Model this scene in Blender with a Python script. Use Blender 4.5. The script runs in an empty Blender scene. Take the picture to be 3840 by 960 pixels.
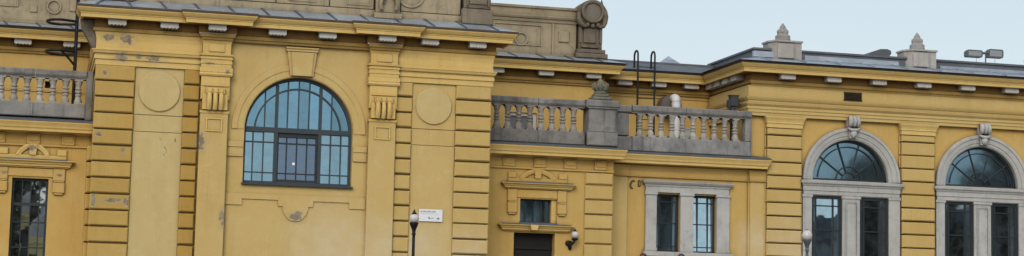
import bpy, math, random
from mathutils import Vector, Matrix
random.seed(7)
PI = math.pi
scene = bpy.context.scene
col = scene.collection

# ------------------------------------------------------------------ mesh helpers
class MB:
    """collects faces and links them as ONE mesh object"""
    def __init__(s):
        s.v = []; s.f = []; s.sm = []
    def face(s, pts, smooth=False):
        i = len(s.v); s.v += [tuple(p) for p in pts]
        s.f.append(list(range(i, i + len(pts)))); s.sm.append(smooth)
    def add(s, verts, faces, smooth=False):
        i = len(s.v); s.v += [tuple(p) for p in verts]
        for f in faces: s.f.append([k + i for k in f]); s.sm.append(smooth)
    def box(s, x0, x1, y0, y1, z0, z1):
        s.add([(x0,y0,z0),(x1,y0,z0),(x1,y1,z0),(x0,y1,z0),(x0,y0,z1),(x1,y0,z1),(x1,y1,z1),(x0,y1,z1)],
              [(0,1,5,4),(1,2,6,5),(2,3,7,6),(3,0,4,7),(4,5,6,7),(3,2,1,0)])
    def cbox(s, x0, x1, y0, y1, z0, z1, c=.022):
        """block whose front face is chamfered all round"""
        a, b = y0 + c, y0
        v = [(x0,y1,z0),(x1,y1,z0),(x1,y1,z1),(x0,y1,z1),(x0,a,z0),(x1,a,z0),(x1,a,z1),(x0,a,z1),
             (x0+c,b,z0+c),(x1-c,b,z0+c),(x1-c,b,z1-c),(x0+c,b,z1-c)]
        s.add(v, [(0,1,5,4),(1,2,6,5),(2,3,7,6),(3,0,4,7),(4,5,9,8),(5,6,10,9),(6,7,11,10),(7,4,8,11),(8,9,10,11)])
    def prism(s, poly, y0, y1):
        """polygon given as (x, z), extruded from y0 (front) to y1"""
        n = len(poly)
        v = [(x,y0,z) for x,z in poly] + [(x,y1,z) for x,z in poly]
        s.add(v, [list(range(n)), list(range(2*n-1, n-1, -1))] + [(i, i+n, (i+1)%n+n, (i+1)%n) for i in range(n)])
    def slab(s, poly, z0, z1):
        n = len(poly)
        v = [(x,y,z0) for x,y in poly] + [(x,y,z1) for x,y in poly]
        s.add(v, [list(range(n))[::-1], list(range(n, 2*n))] + [(i, (i+1)%n, (i+1)%n+n, i+n) for i in range(n)])
    def ring(s, cx, cz, prof, a0=0, a1=PI, n=40):
        """profile [(radius, y)] swept along an arc in the x-z plane"""
        m = len(prof); v = []
        for i in range(n+1):
            a = a0 + (a1-a0)*i/n
            for r, y in prof: v.append((cx + r*math.cos(a), y, cz + r*math.sin(a)))
        f = []
        for i in range(n):
            for j in range(m-1):
                f.append((i*m+j, i*m+j+1, (i+1)*m+j+1, (i+1)*m+j))
        s.add(v, f)
        s.face(v[:m]); s.face(v[-m:])
    def sweep(s, prof, path):
        """profile [(out, z)] swept along a plan path; outward is to the right of travel; mitred corners"""
        P = [Vector((p[0], p[1])) for p in path]
        N = []
        for i in range(len(P)-1):
            d = (P[i+1]-P[i]).normalized(); N.append(Vector((d.y, -d.x)))
        m = len(prof); v = []
        for i, p in enumerate(P):
            if i == 0: o = N[0]
            elif i == len(P)-1: o = N[-1]
            else: o = (N[i-1]+N[i]) / (1 + N[i-1].dot(N[i]))
            for a, z in prof: v.append((p.x + o.x*a, p.y + o.y*a, z))
        f = []
        for i in range(len(P)-1):
            for j in range(m-1):
                f.append((i*m+j, (i+1)*m+j, (i+1)*m+j+1, i*m+j+1))
        s.add(v, f)
        s.face(v[:m][::-1]); s.face(v[-m:])
    def lathe(s, cx, cy, prof, n=14, smooth=True):
        m = len(prof); v = []; f = []
        for i in range(n):
            a = 2*PI*i/n
            for r, z in prof: v.append((cx + r*math.cos(a), cy + r*math.sin(a), z))
        for i in range(n):
            k = (i+1) % n
            for j in range(m-1): f.append((i*m+j, k*m+j, k*m+j+1, i*m+j+1))
        s.add(v, f, smooth)
    def tube(s, pts, r, n=8, smooth=True):
        P = [Vector(p) for p in pts]; v = []; f = []
        T = []
        for i in range(len(P)):
            a = P[max(i-1,0)]; b = P[min(i+1,len(P)-1)]; T.append((b-a).normalized())
        u = T[0].orthogonal().normalized()
        for i, p in enumerate(P):
            u = (u - T[i]*u.dot(T[i])).normalized(); w = T[i].cross(u)
            rr = r[i] if isinstance(r, (list, tuple)) else r
            for k in range(n):
                a = 2*PI*k/n; v.append(p + (u*math.cos(a) + w*math.sin(a))*rr)
        for i in range(len(P)-1):
            for k in range(n):
                f.append((i*n+k, i*n+(k+1)%n, (i+1)*n+(k+1)%n, (i+1)*n+k))
        s.add(v, f, smooth)
        s.face(v[:n][::-1]); s.face(v[-n:])
    def sphere(s, c, r, nu=20, nv=12, sz=1.0):
        prof = [(max(r*math.sin(PI*j/nv), 1e-4), c[2] - r*sz*math.cos(PI*j/nv)) for j in range(nv+1)]
        s.lathe(c[0], c[1], prof, nu)
    def wall(s, x0, x1, z0, z1, y, holes=(), depth=.25):
        xs = sorted({x0, x1} | {h[0] for h in holes} | {h[1] for h in holes})
        zs = sorted({z0, z1} | {h[2] for h in holes} | {h[3] for h in holes})
        for a, b in zip(xs, xs[1:]):
            for c, d in zip(zs, zs[1:]):
                if any(h[0] < (a+b)/2 < h[1] and h[2] < (c+d)/2 < h[3] for h in holes): continue
                s.face([(a,y,c),(b,y,c),(b,y,d),(a,y,d)])
        for a, b, c, d in holes:
            q = y + depth
            s.face([(a,y,c),(a,y,d),(a,q,d),(a,q,c)]); s.face([(b,y,d),(b,y,c),(b,q,c),(b,q,d)])
            s.face([(a,y,d),(b,y,d),(b,q,d),(a,q,d)]); s.face([(b,y,c),(a,y,c),(a,q,c),(b,q,c)])
    def arch_wall(s, x0, x1, z0, z1, y, cx, zs, r, zb, depth, n=40):
        """wall sheet with an arched opening and its reveal"""
        for a, b, c, d in ((x0, cx-r, z0, z1), (cx+r, x1, z0, z1), (cx-r, cx+r, z0, zb)):
            if b > a and d > c: s.face([(a,y,c),(b,y,c),(b,y,d),(a,y,d)])
        A = [(cx - r*math.cos(PI*i/n), zs + r*math.sin(PI*i/n)) for i in range(n+1)]
        for p, q in zip(A, A[1:]):
            s.face([(p[0],y,p[1]),(q[0],y,q[1]),(q[0],y,z1),(p[0],y,z1)])
        loop = [(cx-r, zb)] + A + [(cx+r, zb)]
        for p, q in zip(loop, loop[1:]):
            s.face([(p[0],y,p[1]),(p[0],y+depth,p[1]),(q[0],y+depth,q[1]),(q[0],y,q[1])])
        s.face([(cx+r,y,zb),(cx+r,y+depth,zb),(cx-r,y+depth,zb),(cx-r,y,zb)])
    def build(s, name, mat, parent=None, label=None):
        me = bpy.data.meshes.new(name)
        me.from_pydata(s.v, [], s.f)
        me.polygons.foreach_set('use_smooth', s.sm)
        me.materials.append(mat); me.update()
        o = bpy.data.objects.new(name, me); col.objects.link(o)
        if parent: o.parent = parent
        if label: o['label'] = label
        return o

def tag(o, label=None, cat=None, group=None, kind=None):
    if label: o['label'] = label
    if cat: o['category'] = cat
    if group: o['group'] = group
    if kind: o['kind'] = kind
    return o
def thing(name, label, cat, loc=(0,0,0), group=None):
    o = bpy.data.objects.new(name, None); col.objects.link(o); o.location = loc
    return tag(o, label, cat, group)
def copy_part(o, parent, off):
    """a copy of a part with copies of its sub-parts"""
    c = o.copy(); col.objects.link(c); c.parent = parent
    c.location = Vector(o.location) + Vector(off)
    for ch in list(o.children):
        d = ch.copy(); col.objects.link(d); d.parent = c
    return c

# ------------------------------------------------------------------ materials
def lin(r, g, b):
    f = lambda c: (c/255/12.92) if c/255 <= .04045 else ((c/255+.055)/1.055)**2.4
    return (f(r), f(g), f(b))
class NT:
    def __init__(s, name):
        s.m = bpy.data.materials.new(name); s.m.use_nodes = True
        s.t = s.m.node_tree; s.t.nodes.clear()
        s.out = s.n('ShaderNodeOutputMaterial')
    def n(s, typ, **kw):
        o = s.t.nodes.new(typ)
        for k, v in kw.items(): setattr(o, k, v)
        return o
    def set(s, node, key, val):
        if hasattr(val, 'links') or isinstance(val, bpy.types.NodeSocket): s.t.links.new(val, node.inputs[key])
        else: node.inputs[key].default_value = val
    def math(s, op, a, b=0.0, clamp=False):
        o = s.n('ShaderNodeMath', operation=op, use_clamp=clamp); s.set(o, 0, a); s.set(o, 1, b); return o.outputs[0]
    def vec(s, op, a, b=(0,0,0), out=0):
        o = s.n('ShaderNodeVectorMath', operation=op); s.set(o, 0, a)
        if b is not None: s.set(o, 1, b)
        return o.outputs[out]
    def noise(s, v, scale, detail=4, rough=.55, dist=0):
        o = s.n('ShaderNodeTexNoise'); s.set(o, 'Vector', v); s.set(o, 'Scale', scale); s.set(o, 'Detail', detail)
        s.set(o, 'Roughness', rough); s.set(o, 'Distortion', dist); return o.outputs['Fac']
    def ramp(s, f, a, b, lo=0.0, hi=1.0):
        o = s.n('ShaderNodeMapRange', clamp=True); s.set(o, 0, f); s.set(o, 1, a); s.set(o, 2, b); s.set(o, 3, lo); s.set(o, 4, hi)
        return o.outputs[0]
    def mix(s, f, a, b, mode='MIX'):
        o = s.n('ShaderNodeMix', data_type='RGBA', blend_type=mode); s.set(o, 0, f)
        for k, v in ((6, a), (7, b)):
            if isinstance(v, tuple): v = (*v[:3], 1)
            s.set(o, k, v)
        return o.outputs[2]
    def bsdf(s, color, rough=.9, metal=0.0, bump=None, spec=.3):
        b = s.n('ShaderNodeBsdfPrincipled')
        s.set(b, 'Base Color', (*color, 1) if isinstance(color, tuple) else color); s.set(b, 'Roughness', rough); s.set(b, 'Metallic', metal)
        s.set(b, 'Specular IOR Level', spec)
        if bump is not None: s.t.links.new(bump, b.inputs['Normal'])
        s.t.links.new(b.outputs[0], s.out.inputs[0]); return b
    def bump(s, h, strength=.3, dist=.01):
        o = s.n('ShaderNodeBump'); s.set(o, 'Height', h); s.set(o, 'Strength', strength); s.set(o, 'Distance', dist); return o.outputs[0]
    def pos(s): return s.n('ShaderNodeNewGeometry').outputs['Position']
    def ao(s, d):
        o = s.n('ShaderNodeAmbientOcclusion', samples=4); s.set(o, 'Distance', d); return o.outputs['AO']

def scaled(s, p, sc): return s.vec('MULTIPLY', p, sc)
# places where the render has fallen off and grey mortar shows: centre, radii
PATCHES = [((3.88,-.1,5.93),(.085,.5,.20)), ((4.45,-.1,4.16),(.075,.5,.17)), ((6.24,0,4.22),(.17,.5,.10)), ((6.30,0,4.30),(.12,.5,.07)),
           ((1.9,0,7.90),(.17,.5,.10)), ((2.66,0,7.90),(.20,.5,.08)), ((2.3,0,7.92),(.07,.5,.06)), ((2.0,-.1,8.33),(.16,.6,.13)), ((1.6,-.1,8.36),(.12,.6,.08)),
           ((1.42,0,4.44),(.07,.5,.15)), ((2.16,0,4.44),(.07,.5,.09)), ((1.85,0,4.46),(.18,.5,.05)), ((1.56,0,7.5),(.07,.5,.07)),
           ((1.45,0,6.02),(.07,.5,.06)), ((2.05,0,5.66),(.05,.5,.05)), ((-.03,1.3,5.75),(.10,.5,.07)), ((-.66,1.3,5.12),(.07,.6,.04)), ((.64,1.3,5.12),(.07,.6,.04)),
           ((4.45,-.2,7.66),(.06,.5,.05)), ((4.0,-.2,7.86),(.10,.5,.03)), ((12.05,1.2,8.6),(.2,.6,.1))]
def plaster(name, base, orange=.35, dark=.22, patches=False, cracks=False, painted_sheens=(), isl=0):
    s = NT(name); p = s.pos()
    big = s.noise(p, .55, 4, .6); mid = s.noise(p, 2.6, 5, .62); fine = s.noise(p, 22, 4, .6)
    warm = (base[0]*.93, base[1]*.84, base[2]*.60); pale = (base[0]*1.12, base[1]*1.16, base[2]*1.32)
    c = s.mix(s.ramp(big, .35, .62, 0, orange), base, warm)
    c = s.mix(s.ramp(mid, .50, .72, 0, .45), c, pale)
    mt = s.noise(p, 6.5, 5, .7, .4)
    c = s.mix(s.ramp(mt, .56, .75, 0, dark*1.1), c, (base[0]*.62, base[1]*.56, base[2]*.48))
    st = s.noise(scaled(s, p, (5.5, 5.5, .32)), 1.0, 5, .65)
    c = s.mix(s.ramp(st, .54, .76, 0, dark), c, (base[0]*.50, base[1]*.45, base[2]*.40))
    geo = s.n('ShaderNodeNewGeometry').outputs['Random Per Island']
    if isl: c = s.mix(s.ramp(geo, 0, 1, 0, isl), c, (base[0]*.70, base[1]*.64, base[2]*.52))
    blotch = s.noise(scaled(s, p, (1.0, 1.0, .55)), 1.15, 5, .6, .8)
    c = s.mix(s.ramp(blotch, .50, .66, 0, .26), c, (base[0]*.80, base[1]*.74, base[2]*.62))
    thin = s.noise(scaled(s, p, (16, 16, .5)), 1.0, 3, .6)
    c = s.mix(s.math('MULTIPLY', s.ramp(thin, .58, .75, 0, .30), s.ramp(mid, .4, .6)), c, (base[0]*.58, base[1]*.53, base[2]*.47))
    c = s.mix(s.ramp(fine, .3, .75, .10, 0), c, (base[0]*.6, base[1]*.55, base[2]*.5))
    g = s.ramp(s.ao(.13), .32, .84, .82, 0)  # creases darkened by occlusion: grime plus shadow lines painted into the colour
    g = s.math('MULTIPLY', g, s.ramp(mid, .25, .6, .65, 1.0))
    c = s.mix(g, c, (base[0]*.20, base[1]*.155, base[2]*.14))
    if painted_sheens:  # soft pale sheen of light painted into the plaster colour
        for ctr, r in painted_sheens:
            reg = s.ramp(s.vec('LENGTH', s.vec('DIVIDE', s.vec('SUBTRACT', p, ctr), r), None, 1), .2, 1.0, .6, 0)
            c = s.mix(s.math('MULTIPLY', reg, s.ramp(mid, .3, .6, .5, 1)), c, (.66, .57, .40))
    h = s.math('ADD', s.math('MULTIPLY', fine, .5), s.math('MULTIPLY', mt, 1.0))
    if cracks:
        tot = None; cn = s.noise(p, 2.6, 3, .5, .6)
        line = s.math('LESS_THAN', s.math('ABSOLUTE', s.math('SUBTRACT', cn, .5)), .010)
        for ctr, r in (((3.12,0,5.98),(.22,.5,.09)), ((3.02,0,5.70),(.13,.5,.11)), ((1.95,0,5.66),(.10,.5,.08)), ((6.6,0,7.95),(.1,.5,.08))):
            reg = s.math('LESS_THAN', s.vec('LENGTH', s.vec('DIVIDE', s.vec('SUBTRACT', p, ctr), r), None, 1), 1.0)
            tot = s.math('MULTIPLY', line, reg) if tot is None else s.math('MAXIMUM', tot, s.math('MULTIPLY', line, reg))
        c = s.mix(s.math('MULTIPLY', tot, .75), c, (.16, .125, .08))
        # rough replastered strip on the left pilaster
        reg = s.ramp(s.vec('LENGTH', s.vec('DIVIDE', s.vec('SUBTRACT', p, (4.15,-.1,4.95)), (.3,.5,.75)), None, 1), .6, 1.0, 1, 0)
        h = s.math('ADD', h, s.math('MULTIPLY', s.math('MULTIPLY', reg, s.noise(p, 9, 4, .6, 1.0)), 4.0))
    if patches:
        d = s.vec('SUBTRACT', s.n('ShaderNodeTexNoise').outputs['Color'], (.5,.5,.5))
        nz = s.t.nodes[-1] if False else None
        tex = [n for n in s.t.nodes if n.bl_idname == 'ShaderNodeTexNoise'][-1]
        s.set(tex, 'Vector', p); s.set(tex, 'Scale', 9.0); s.set(tex, 'Detail', 3.0)
        off = s.vec('MULTIPLY', d, (2.4, 0, 2.4)); m = None
        for ctr, r in PATCHES:
            q = s.vec('ADD', s.vec('DIVIDE', s.vec('SUBTRACT', p, ctr), r), off)
            k = s.vec('LENGTH', q, None, 1)
            m = k if m is None else s.math('MINIMUM', m, k)
        core = s.ramp(m, .70, 1.08, 1, 0); halo = s.ramp(m, 1.0, 2.1, .38, 0); rim = s.math('MULTIPLY', s.ramp(m, .95, 1.1, 1, 0), s.ramp(m, .8, 1.0, 0, 1))
        c = s.mix(halo, c, (.40, .30, .155))
        gr = s.mix(s.ramp(mt, .40, .60), (.13, .12, .105), (.36, .31, .225))
        gr = s.mix(s.ramp(fine, .4, .7, 0, .6), gr, (.20, .185, .165))
        c = s.mix(s.math('MULTIPLY', core, .82), c, gr)
        c = s.mix(s.math('MULTIPLY', rim, .35), c, (.66, .57, .38)); m = core
        h = s.math('SUBTRACT', h, s.math('MULTIPLY', m, 2.0))
    s.bsdf(c, .92, 0, s.bump(h, .35, .012), .2)
    return s.m
def stone(name, base, stain, amount=.6, ao=.75, scale=1.0, vary=.42):
    s = NT(name); p = s.pos()
    mid = s.noise(p, 1.5*scale, 6, .68); mt = s.noise(p, 6*scale, 5, .7, .5); fine = s.noise(p, 28, 4, .65)
    st = s.noise(scaled(s, p, (6, 6, .6)), 1.0, 5, .7)
    c = s.mix(s.ramp(mid, .40, .66, 0, amount), base, stain)
    c = s.mix(s.ramp(mt, .55, .72, 0, .5*amount+.1), c, (stain[0]*.55, stain[1]*.55, stain[2]*.55))
    c = s.mix(s.ramp(st, .54, .72, 0, amount*.8), c, (stain[0]*.4, stain[1]*.4, stain[2]*.42))
    c = s.mix(s.ramp(fine, .35, .7, 0, .25), c, (base[0]*1.25, base[1]*1.25, base[2]*1.25))
    c = s.mix(s.ramp(s.ao(.14), .30, .85, ao, 0), c, (stain[0]*.20, stain[1]*.20, stain[2]*.22))  # crevices darkened by occlusion: grime and shade painted into the stone
    oi = s.n('ShaderNodeObjectInfo').outputs['Random']
    c = s.mix(s.ramp(oi, 0, 1, 0, vary), c, (stain[0]*.9, stain[1]*.87, stain[2]*.80))
    h = s.math('ADD', s.math('MULTIPLY', fine, .6), mt)
    s.bsdf(c, .93, 0, s.bump(h, .5, .012), .2)
    return s.m
def simple(name, base, rough=.6, metal=0.0, var=.3, scale=9, spec=.4):
    s = NT(name); p = s.pos()
    c = s.mix(s.ramp(s.noise(p, scale, 4, .6), .35, .7, 0, var), base, (base[0]*.45, base[1]*.45, base[2]*.47))
    s.bsdf(c, rough, metal, s.bump(s.noise(p, scale*4, 3), .15, .004), spec); return s.m
def metal_sheet(name, base, rough=.42):
    s = NT(name); p = s.pos(); isl = s.n('ShaderNodeNewGeometry').outputs['Random Per Island']
    a = s.noise(p, 1.3, 5, .65); b = s.noise(scaled(s, p, (3, 9, 9)), 1.0, 4, .6)
    c = s.mix(s.ramp(a, .35, .65, 0, .6), base, (base[0]*.5, base[1]*.52, base[2]*.56))
    c = s.mix(s.ramp(b, .55, .75, 0, .55), c, (base[0]*1.7, base[1]*1.72, base[2]*1.75))
    c = s.mix(s.ramp(isl, 0, 1, 0, .45), c, (base[0]*.55, base[1]*.57, base[2]*.6))
    s.bsdf(c, s.ramp(b, .3, .7, rough, rough+.25), .55, s.bump(a, .2, .02), .4); return s.m
def glass(name, tint, clear=.12, rough=.015):
    s = NT(name); p = s.pos()
    g = s.n('ShaderNodeBsdfGlossy'); s.set(g, 'Roughness', rough); isl = s.n('ShaderNodeNewGeometry').outputs['Random Per Island']
    s.set(g, 'Color', s.mix(isl, tuple(t*.80 for t in tint), tuple(min(1, t*1.18) for t in tint)))
    s.t.links.new(s.bump(s.noise(p, 1.4, 2), .06, .02), g.inputs['Normal'])
    t = s.n('ShaderNodeBsdfTransparent'); s.set(t, 'Color', (.45, .5, .52, 1))
    d = s.n('ShaderNodeBsdfDiffuse'); s.set(d, 'Color', (.11, .125, .135, 1))
    m = s.n('ShaderNodeMixShader'); s.set(m, 0, clear); s.t.links.new(g.outputs[0], m.inputs[1]); s.t.links.new(t.outputs[0], m.inputs[2])
    e = s.n('ShaderNodeMixShader'); s.set(e, 0, s.ramp(s.noise(p, 5, 4), .4, .75, .06, .26)); s.t.links.new(m.outputs[0], e.inputs[1]); s.t.links.new(d.outputs[0], e.inputs[2])
    s.t.links.new(e.outputs[0], s.out.inputs[0]); return s.m
def emit(name, color, strength):
    s = NT(name); e = s.n('ShaderNodeEmission'); s.set(e, 0, (*color, 1)); s.set(e, 1, strength)
    s.t.links.new(e.outputs[0], s.out.inputs[0]); return s.m

PALE = (.610, .450, .187); OCHRE = (.565, .392, .136); TRIM = (.710, .515, .200); BUFF = (.600, .468, .222)
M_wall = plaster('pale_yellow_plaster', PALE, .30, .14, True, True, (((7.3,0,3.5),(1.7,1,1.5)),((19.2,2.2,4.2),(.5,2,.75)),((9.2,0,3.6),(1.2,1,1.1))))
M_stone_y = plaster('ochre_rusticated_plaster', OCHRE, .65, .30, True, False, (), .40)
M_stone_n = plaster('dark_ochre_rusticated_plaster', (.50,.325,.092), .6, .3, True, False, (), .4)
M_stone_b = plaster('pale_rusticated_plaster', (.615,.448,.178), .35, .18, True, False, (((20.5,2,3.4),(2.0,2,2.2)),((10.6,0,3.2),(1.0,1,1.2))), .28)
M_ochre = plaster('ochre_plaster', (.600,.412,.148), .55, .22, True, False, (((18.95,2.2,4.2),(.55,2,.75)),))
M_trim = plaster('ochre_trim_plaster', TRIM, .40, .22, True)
M_bed = plaster('dark_bed_plaster', (.40,.27,.095), .6, .4)  # bed moulding, a darker brown than the trim
M_soffit = plaster('brown_soffit_plaster', (.30,.175,.060), .6, .45)  # deep brown for the band below the cornice lip
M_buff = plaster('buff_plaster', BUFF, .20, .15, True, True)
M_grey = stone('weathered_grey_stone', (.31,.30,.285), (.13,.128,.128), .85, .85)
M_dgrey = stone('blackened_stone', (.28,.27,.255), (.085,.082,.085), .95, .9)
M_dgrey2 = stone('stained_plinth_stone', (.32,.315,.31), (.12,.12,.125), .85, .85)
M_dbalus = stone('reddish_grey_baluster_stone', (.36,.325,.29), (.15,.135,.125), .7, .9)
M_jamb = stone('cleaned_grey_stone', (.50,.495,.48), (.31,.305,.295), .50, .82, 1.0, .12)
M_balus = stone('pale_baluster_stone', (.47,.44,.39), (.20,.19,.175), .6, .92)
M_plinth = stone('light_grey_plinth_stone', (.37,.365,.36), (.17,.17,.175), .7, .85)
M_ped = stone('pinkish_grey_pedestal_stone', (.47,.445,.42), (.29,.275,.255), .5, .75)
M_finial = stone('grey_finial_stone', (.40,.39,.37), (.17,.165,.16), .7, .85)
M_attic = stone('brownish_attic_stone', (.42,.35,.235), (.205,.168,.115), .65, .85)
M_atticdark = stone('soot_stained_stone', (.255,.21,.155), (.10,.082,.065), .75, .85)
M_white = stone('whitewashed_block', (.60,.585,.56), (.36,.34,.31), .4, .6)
M_zinc = metal_sheet('zinc_sheet', (.50,.55,.61), .36)
M_lead = metal_sheet('lead_flashing', (.17,.185,.205), .5)
M_roofdark = metal_sheet('dark_zinc_roof', (.20,.21,.225), .5)
M_edge = simple('brown_gutter_edge', (.105,.070,.050), .6, .2, .5, 6)
M_frame = simple('dark_green_window_paint', (.022,.030,.034), .45, 0, .3, 14)
M_frame_b = simple('slate_window_paint', (.040,.055,.065), .45, 0, .3, 14)
M_black = simple('black_iron', (.012,.012,.014), .5, .3, .2, 20)
M_rust = simple('dark_red_iron', (.085,.022,.018), .5, .2, .4, 20)
M_dark = simple('dark_interior', (.012,.013,.015), .9, 0, .2, 3)
M_room = simple('room_wall', (.05,.052,.058), .9, 0, .3, 2)
M_glass = glass('solar_blue_glass', (.205,.375,.49), .14)
M_glass2 = glass('violet_grey_glass', (.21,.285,.39), .28)
M_glass_d = glass('old_window_glass', (.20,.31,.375), .08, .055)
M_glass_p = glass('pale_blue_glass', (.29,.455,.55), .14)
M_glass_m = glass('middle_old_glass', (.34,.41,.45), .08, .03)
M_glass_l = glass('pale_old_glass', (.46,.50,.50), .08)
M_glass_w = glass('clear_window_glass', (.50,.66,.75), .06)
M_duct = metal_sheet('galvanised_duct', (.62,.63,.64), .35)
M_collar = simple('dull_duct_collar', (.17,.155,.135), .6, .2, .4, 5)
M_ductw = simple('white_duct', (.66,.67,.68), .5, 0, .25, 4)
M_globe = simple('frosted_globe', (.62,.59,.58), .25, 0, .12, 6, .5)
M_sign = simple('white_enamel', (.80,.82,.86), .35, 0, .05, 6)
M_ink = simple('grey_print', (.22,.23,.26), .6, 0, .1, 20)
M_ink2 = simple('pale_grey_print', (.50,.53,.58), .6, 0, .1, 20)
M_spray = simple('brown_black_spray_paint', (.12,.085,.045), .8, 0, .4, 12)
M_door = simple('dark_door_paint', (.011,.010,.009), .75, 0, .3, 6)
M_white_f = simple('white_window_paint', (.62,.60,.57), .5, 0, .2, 10)
M_blind = simple('grey_blind', (.17,.175,.18), .7, 0, .2, 3)
M_bulb = emit('lit_bulb', (1.0,.90,.72), 5)
M_fgrey = simple('grey_floodlight_housing', (.13,.14,.15), .45, .4, .3, 12)
M_fdark = simple('dark_floodlight_housing', (.06,.062,.066), .5, .3, .3, 12)
M_fglass = simple('floodlight_lens', (.30,.31,.32), .15, .3, .2, 8, .6)

# ------------------------------------------------------------------ ground
def ground_mat():
    s = NT('pale_paving'); p = s.pos()
    br = s.n('ShaderNodeTexBrick'); s.set(br, 'Vector', p); s.set(br, 'Scale', 1.6)
    s.set(br, 'Color1', (.20,.19,.175,1)); s.set(br, 'Color2', (.17,.165,.155,1)); s.set(br, 'Mortar', (.09,.088,.085,1)); s.set(br, 'Mortar Size', .012)
    c = s.mix(s.ramp(s.noise(p, .4, 5), .35, .7, 0, .4), br.outputs['Color'], (.12,.115,.105))
    s.bsdf(c, .85, 0, s.bump(s.noise(p, 20, 3), .2, .01)); return s.m
g = MB(); g.face([(-900,-900,0),(900,-900,0),(900,900,0),(-900,900,0)])
tag(g.build('ground', ground_mat()), kind='structure')

# ------------------------------------------------------------------ the building
B = thing('building', 'ochre yellow stuccoed building with stone balustrades, arched windows and a stone attic, filling the view', 'building')
def part(mb, name, mat, label=None, parent=None): return mb.build(name, mat, parent or B, label)

JOINTS = [7.715 - .387*i for i in range(19)]          # rustication joints, the same on all piers of the block
def stones(mb, x0, x1, yf, yb, zs, gap=.036, ch=.026, jit=.007):
    for a, b in zip(zs, zs[1:]):
        y = yf + random.uniform(-jit, jit)
        mb.cbox(x0 + random.uniform(-jit, jit), x1 + random.uniform(-jit, jit), y, yb, b + gap/2 + random.uniform(-.006,.006), a - gap/2 + random.uniform(-.006,.006), ch + random.uniform(-.006,.008))
        
# ---- central block -------------------------------------------------------------
XL, XR = 1.33, 11.08
CX, CZ, RW = 6.255, 6.335, 1.335
w = MB()
w.arch_wall(4.40, 8.08, 0, 8.62, .06, CX, CZ, RW, 5.02, .30)
w.face([(XL+.03,.06,0),(4.40,.06,0),(4.40,.06,8.62),(XL+.03,.06,8.62)])
w.face([(8.08,.06,0),(XR-.03,.06,0),(XR-.03,.06,8.62),(8.08,.06,8.62)])
w.face([(XL+.03,5.0,0),(XL+.03,.06,0),(XL+.03,.06,8.62),(XL+.03,5.0,8.62)])
w.face([(XR-.03,.06,0),(XR-.03,5.0,0),(XR-.03,5.0,8.62),(XR-.03,.06,8.62)])
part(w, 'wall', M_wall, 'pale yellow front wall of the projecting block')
# stucco relief of the bay: arch band, impost strips, apron with medallion
r = MB()
r.ring(CX, CZ, [(1.355,.062),(1.355,.045),(1.50,.045),(1.52,.03),(1.64,.03),(1.655,.045),(1.655,.062)])
for a, b in ((4.53, 4.60), (7.91, 7.955)):
    pass
for x0, x1 in ((4.52, 4.905), (7.605, 7.945)):
    r.box(x0, x1, .015, .062, 5.89, 6.03); r.box(x0, x1, .035, .062, 5.70, 5.888)
    r.box(x0, x1, .022, .062, 5.66, 5.698)
part(r, 'arch_moulding', M_wall)
ap = MB()
ap.box(4.51, 7.95, .035, .063, 4.735, 4.77)
cx, cz = 6.23, 4.49
med = [(4.51,4.735),(4.51,4.485),(4.925,4.485),(4.925,4.635),(5.80,4.635),(5.80,4.49),(5.915,4.49)]
med += [(cx - .315*math.cos(PI*i/16), cz - .36*math.sin(PI*i/16)) for i in range(17)]
med += [(6.66,4.49),(6.66,4.635),(7.55,4.635),(7.55,4.485),(7.95,4.485),(7.95,4.735)]
n0 = len(med)
ap2 = MB(); ap2.prism(med, .032, .064)
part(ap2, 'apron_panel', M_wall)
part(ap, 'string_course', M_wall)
# sunk side panels with discs
for x0, x1, dx in ((2.27, 3.42, 2.85), (9.06, 10.16, 9.60)):
    d = MB()
    d.box(x0, x1, .030, .062, 6.56, 7.70); d.box(x0, x1, .040, .062, 6.155, 6.545)
    d.box(x0, x1, .035, .062, .6, 6.14)
    part(d, 'wall_panel', M_buff if dx < 5 else M_wall)
    c = MB(); n = 48
    R = .505 if dx < 5 else .475
    c.add([(dx + R*math.cos(2*PI*i/n), .030, 7.13 + R*math.sin(2*PI*i/n)) for i in range(n)] + [(dx + (R-.03)*math.cos(2*PI*i/n), -.012, 7.13 + (R-.03)*math.sin(2*PI*i/n)) for i in range(n)],
          [(i, (i+1)%n, (i+1)%n+n, i+n) for i in range(n)] + [list(range(n, 2*n))])
    part(c, 'disc', M_buff)
# rusticated piers
for x0, x1, m in ((XL, 2.255, M_stone_y), (3.425, 3.80, M_stone_n), (8.62, 9.05, M_stone_b), (10.165, XR, M_stone_b)):
    s_ = MB(); stones(s_, x0, x1, -.03, .12, JOINTS); part(s_, 'rusticated_pier', m)
s_ = MB()
for s0, s1 in ((XL-.09, XL+.10),):
    stones(s_, s0, s1, .34, .9, [5.79-.387*i for i in range(14)])
part(s_, 'rusticated_return', M_stone_y); s_ = MB()
stones(s_, XR-.02, XR+.03, .15, .9, JOINTS)
part(s_, 'rusticated_return', M_stone_y)
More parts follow.
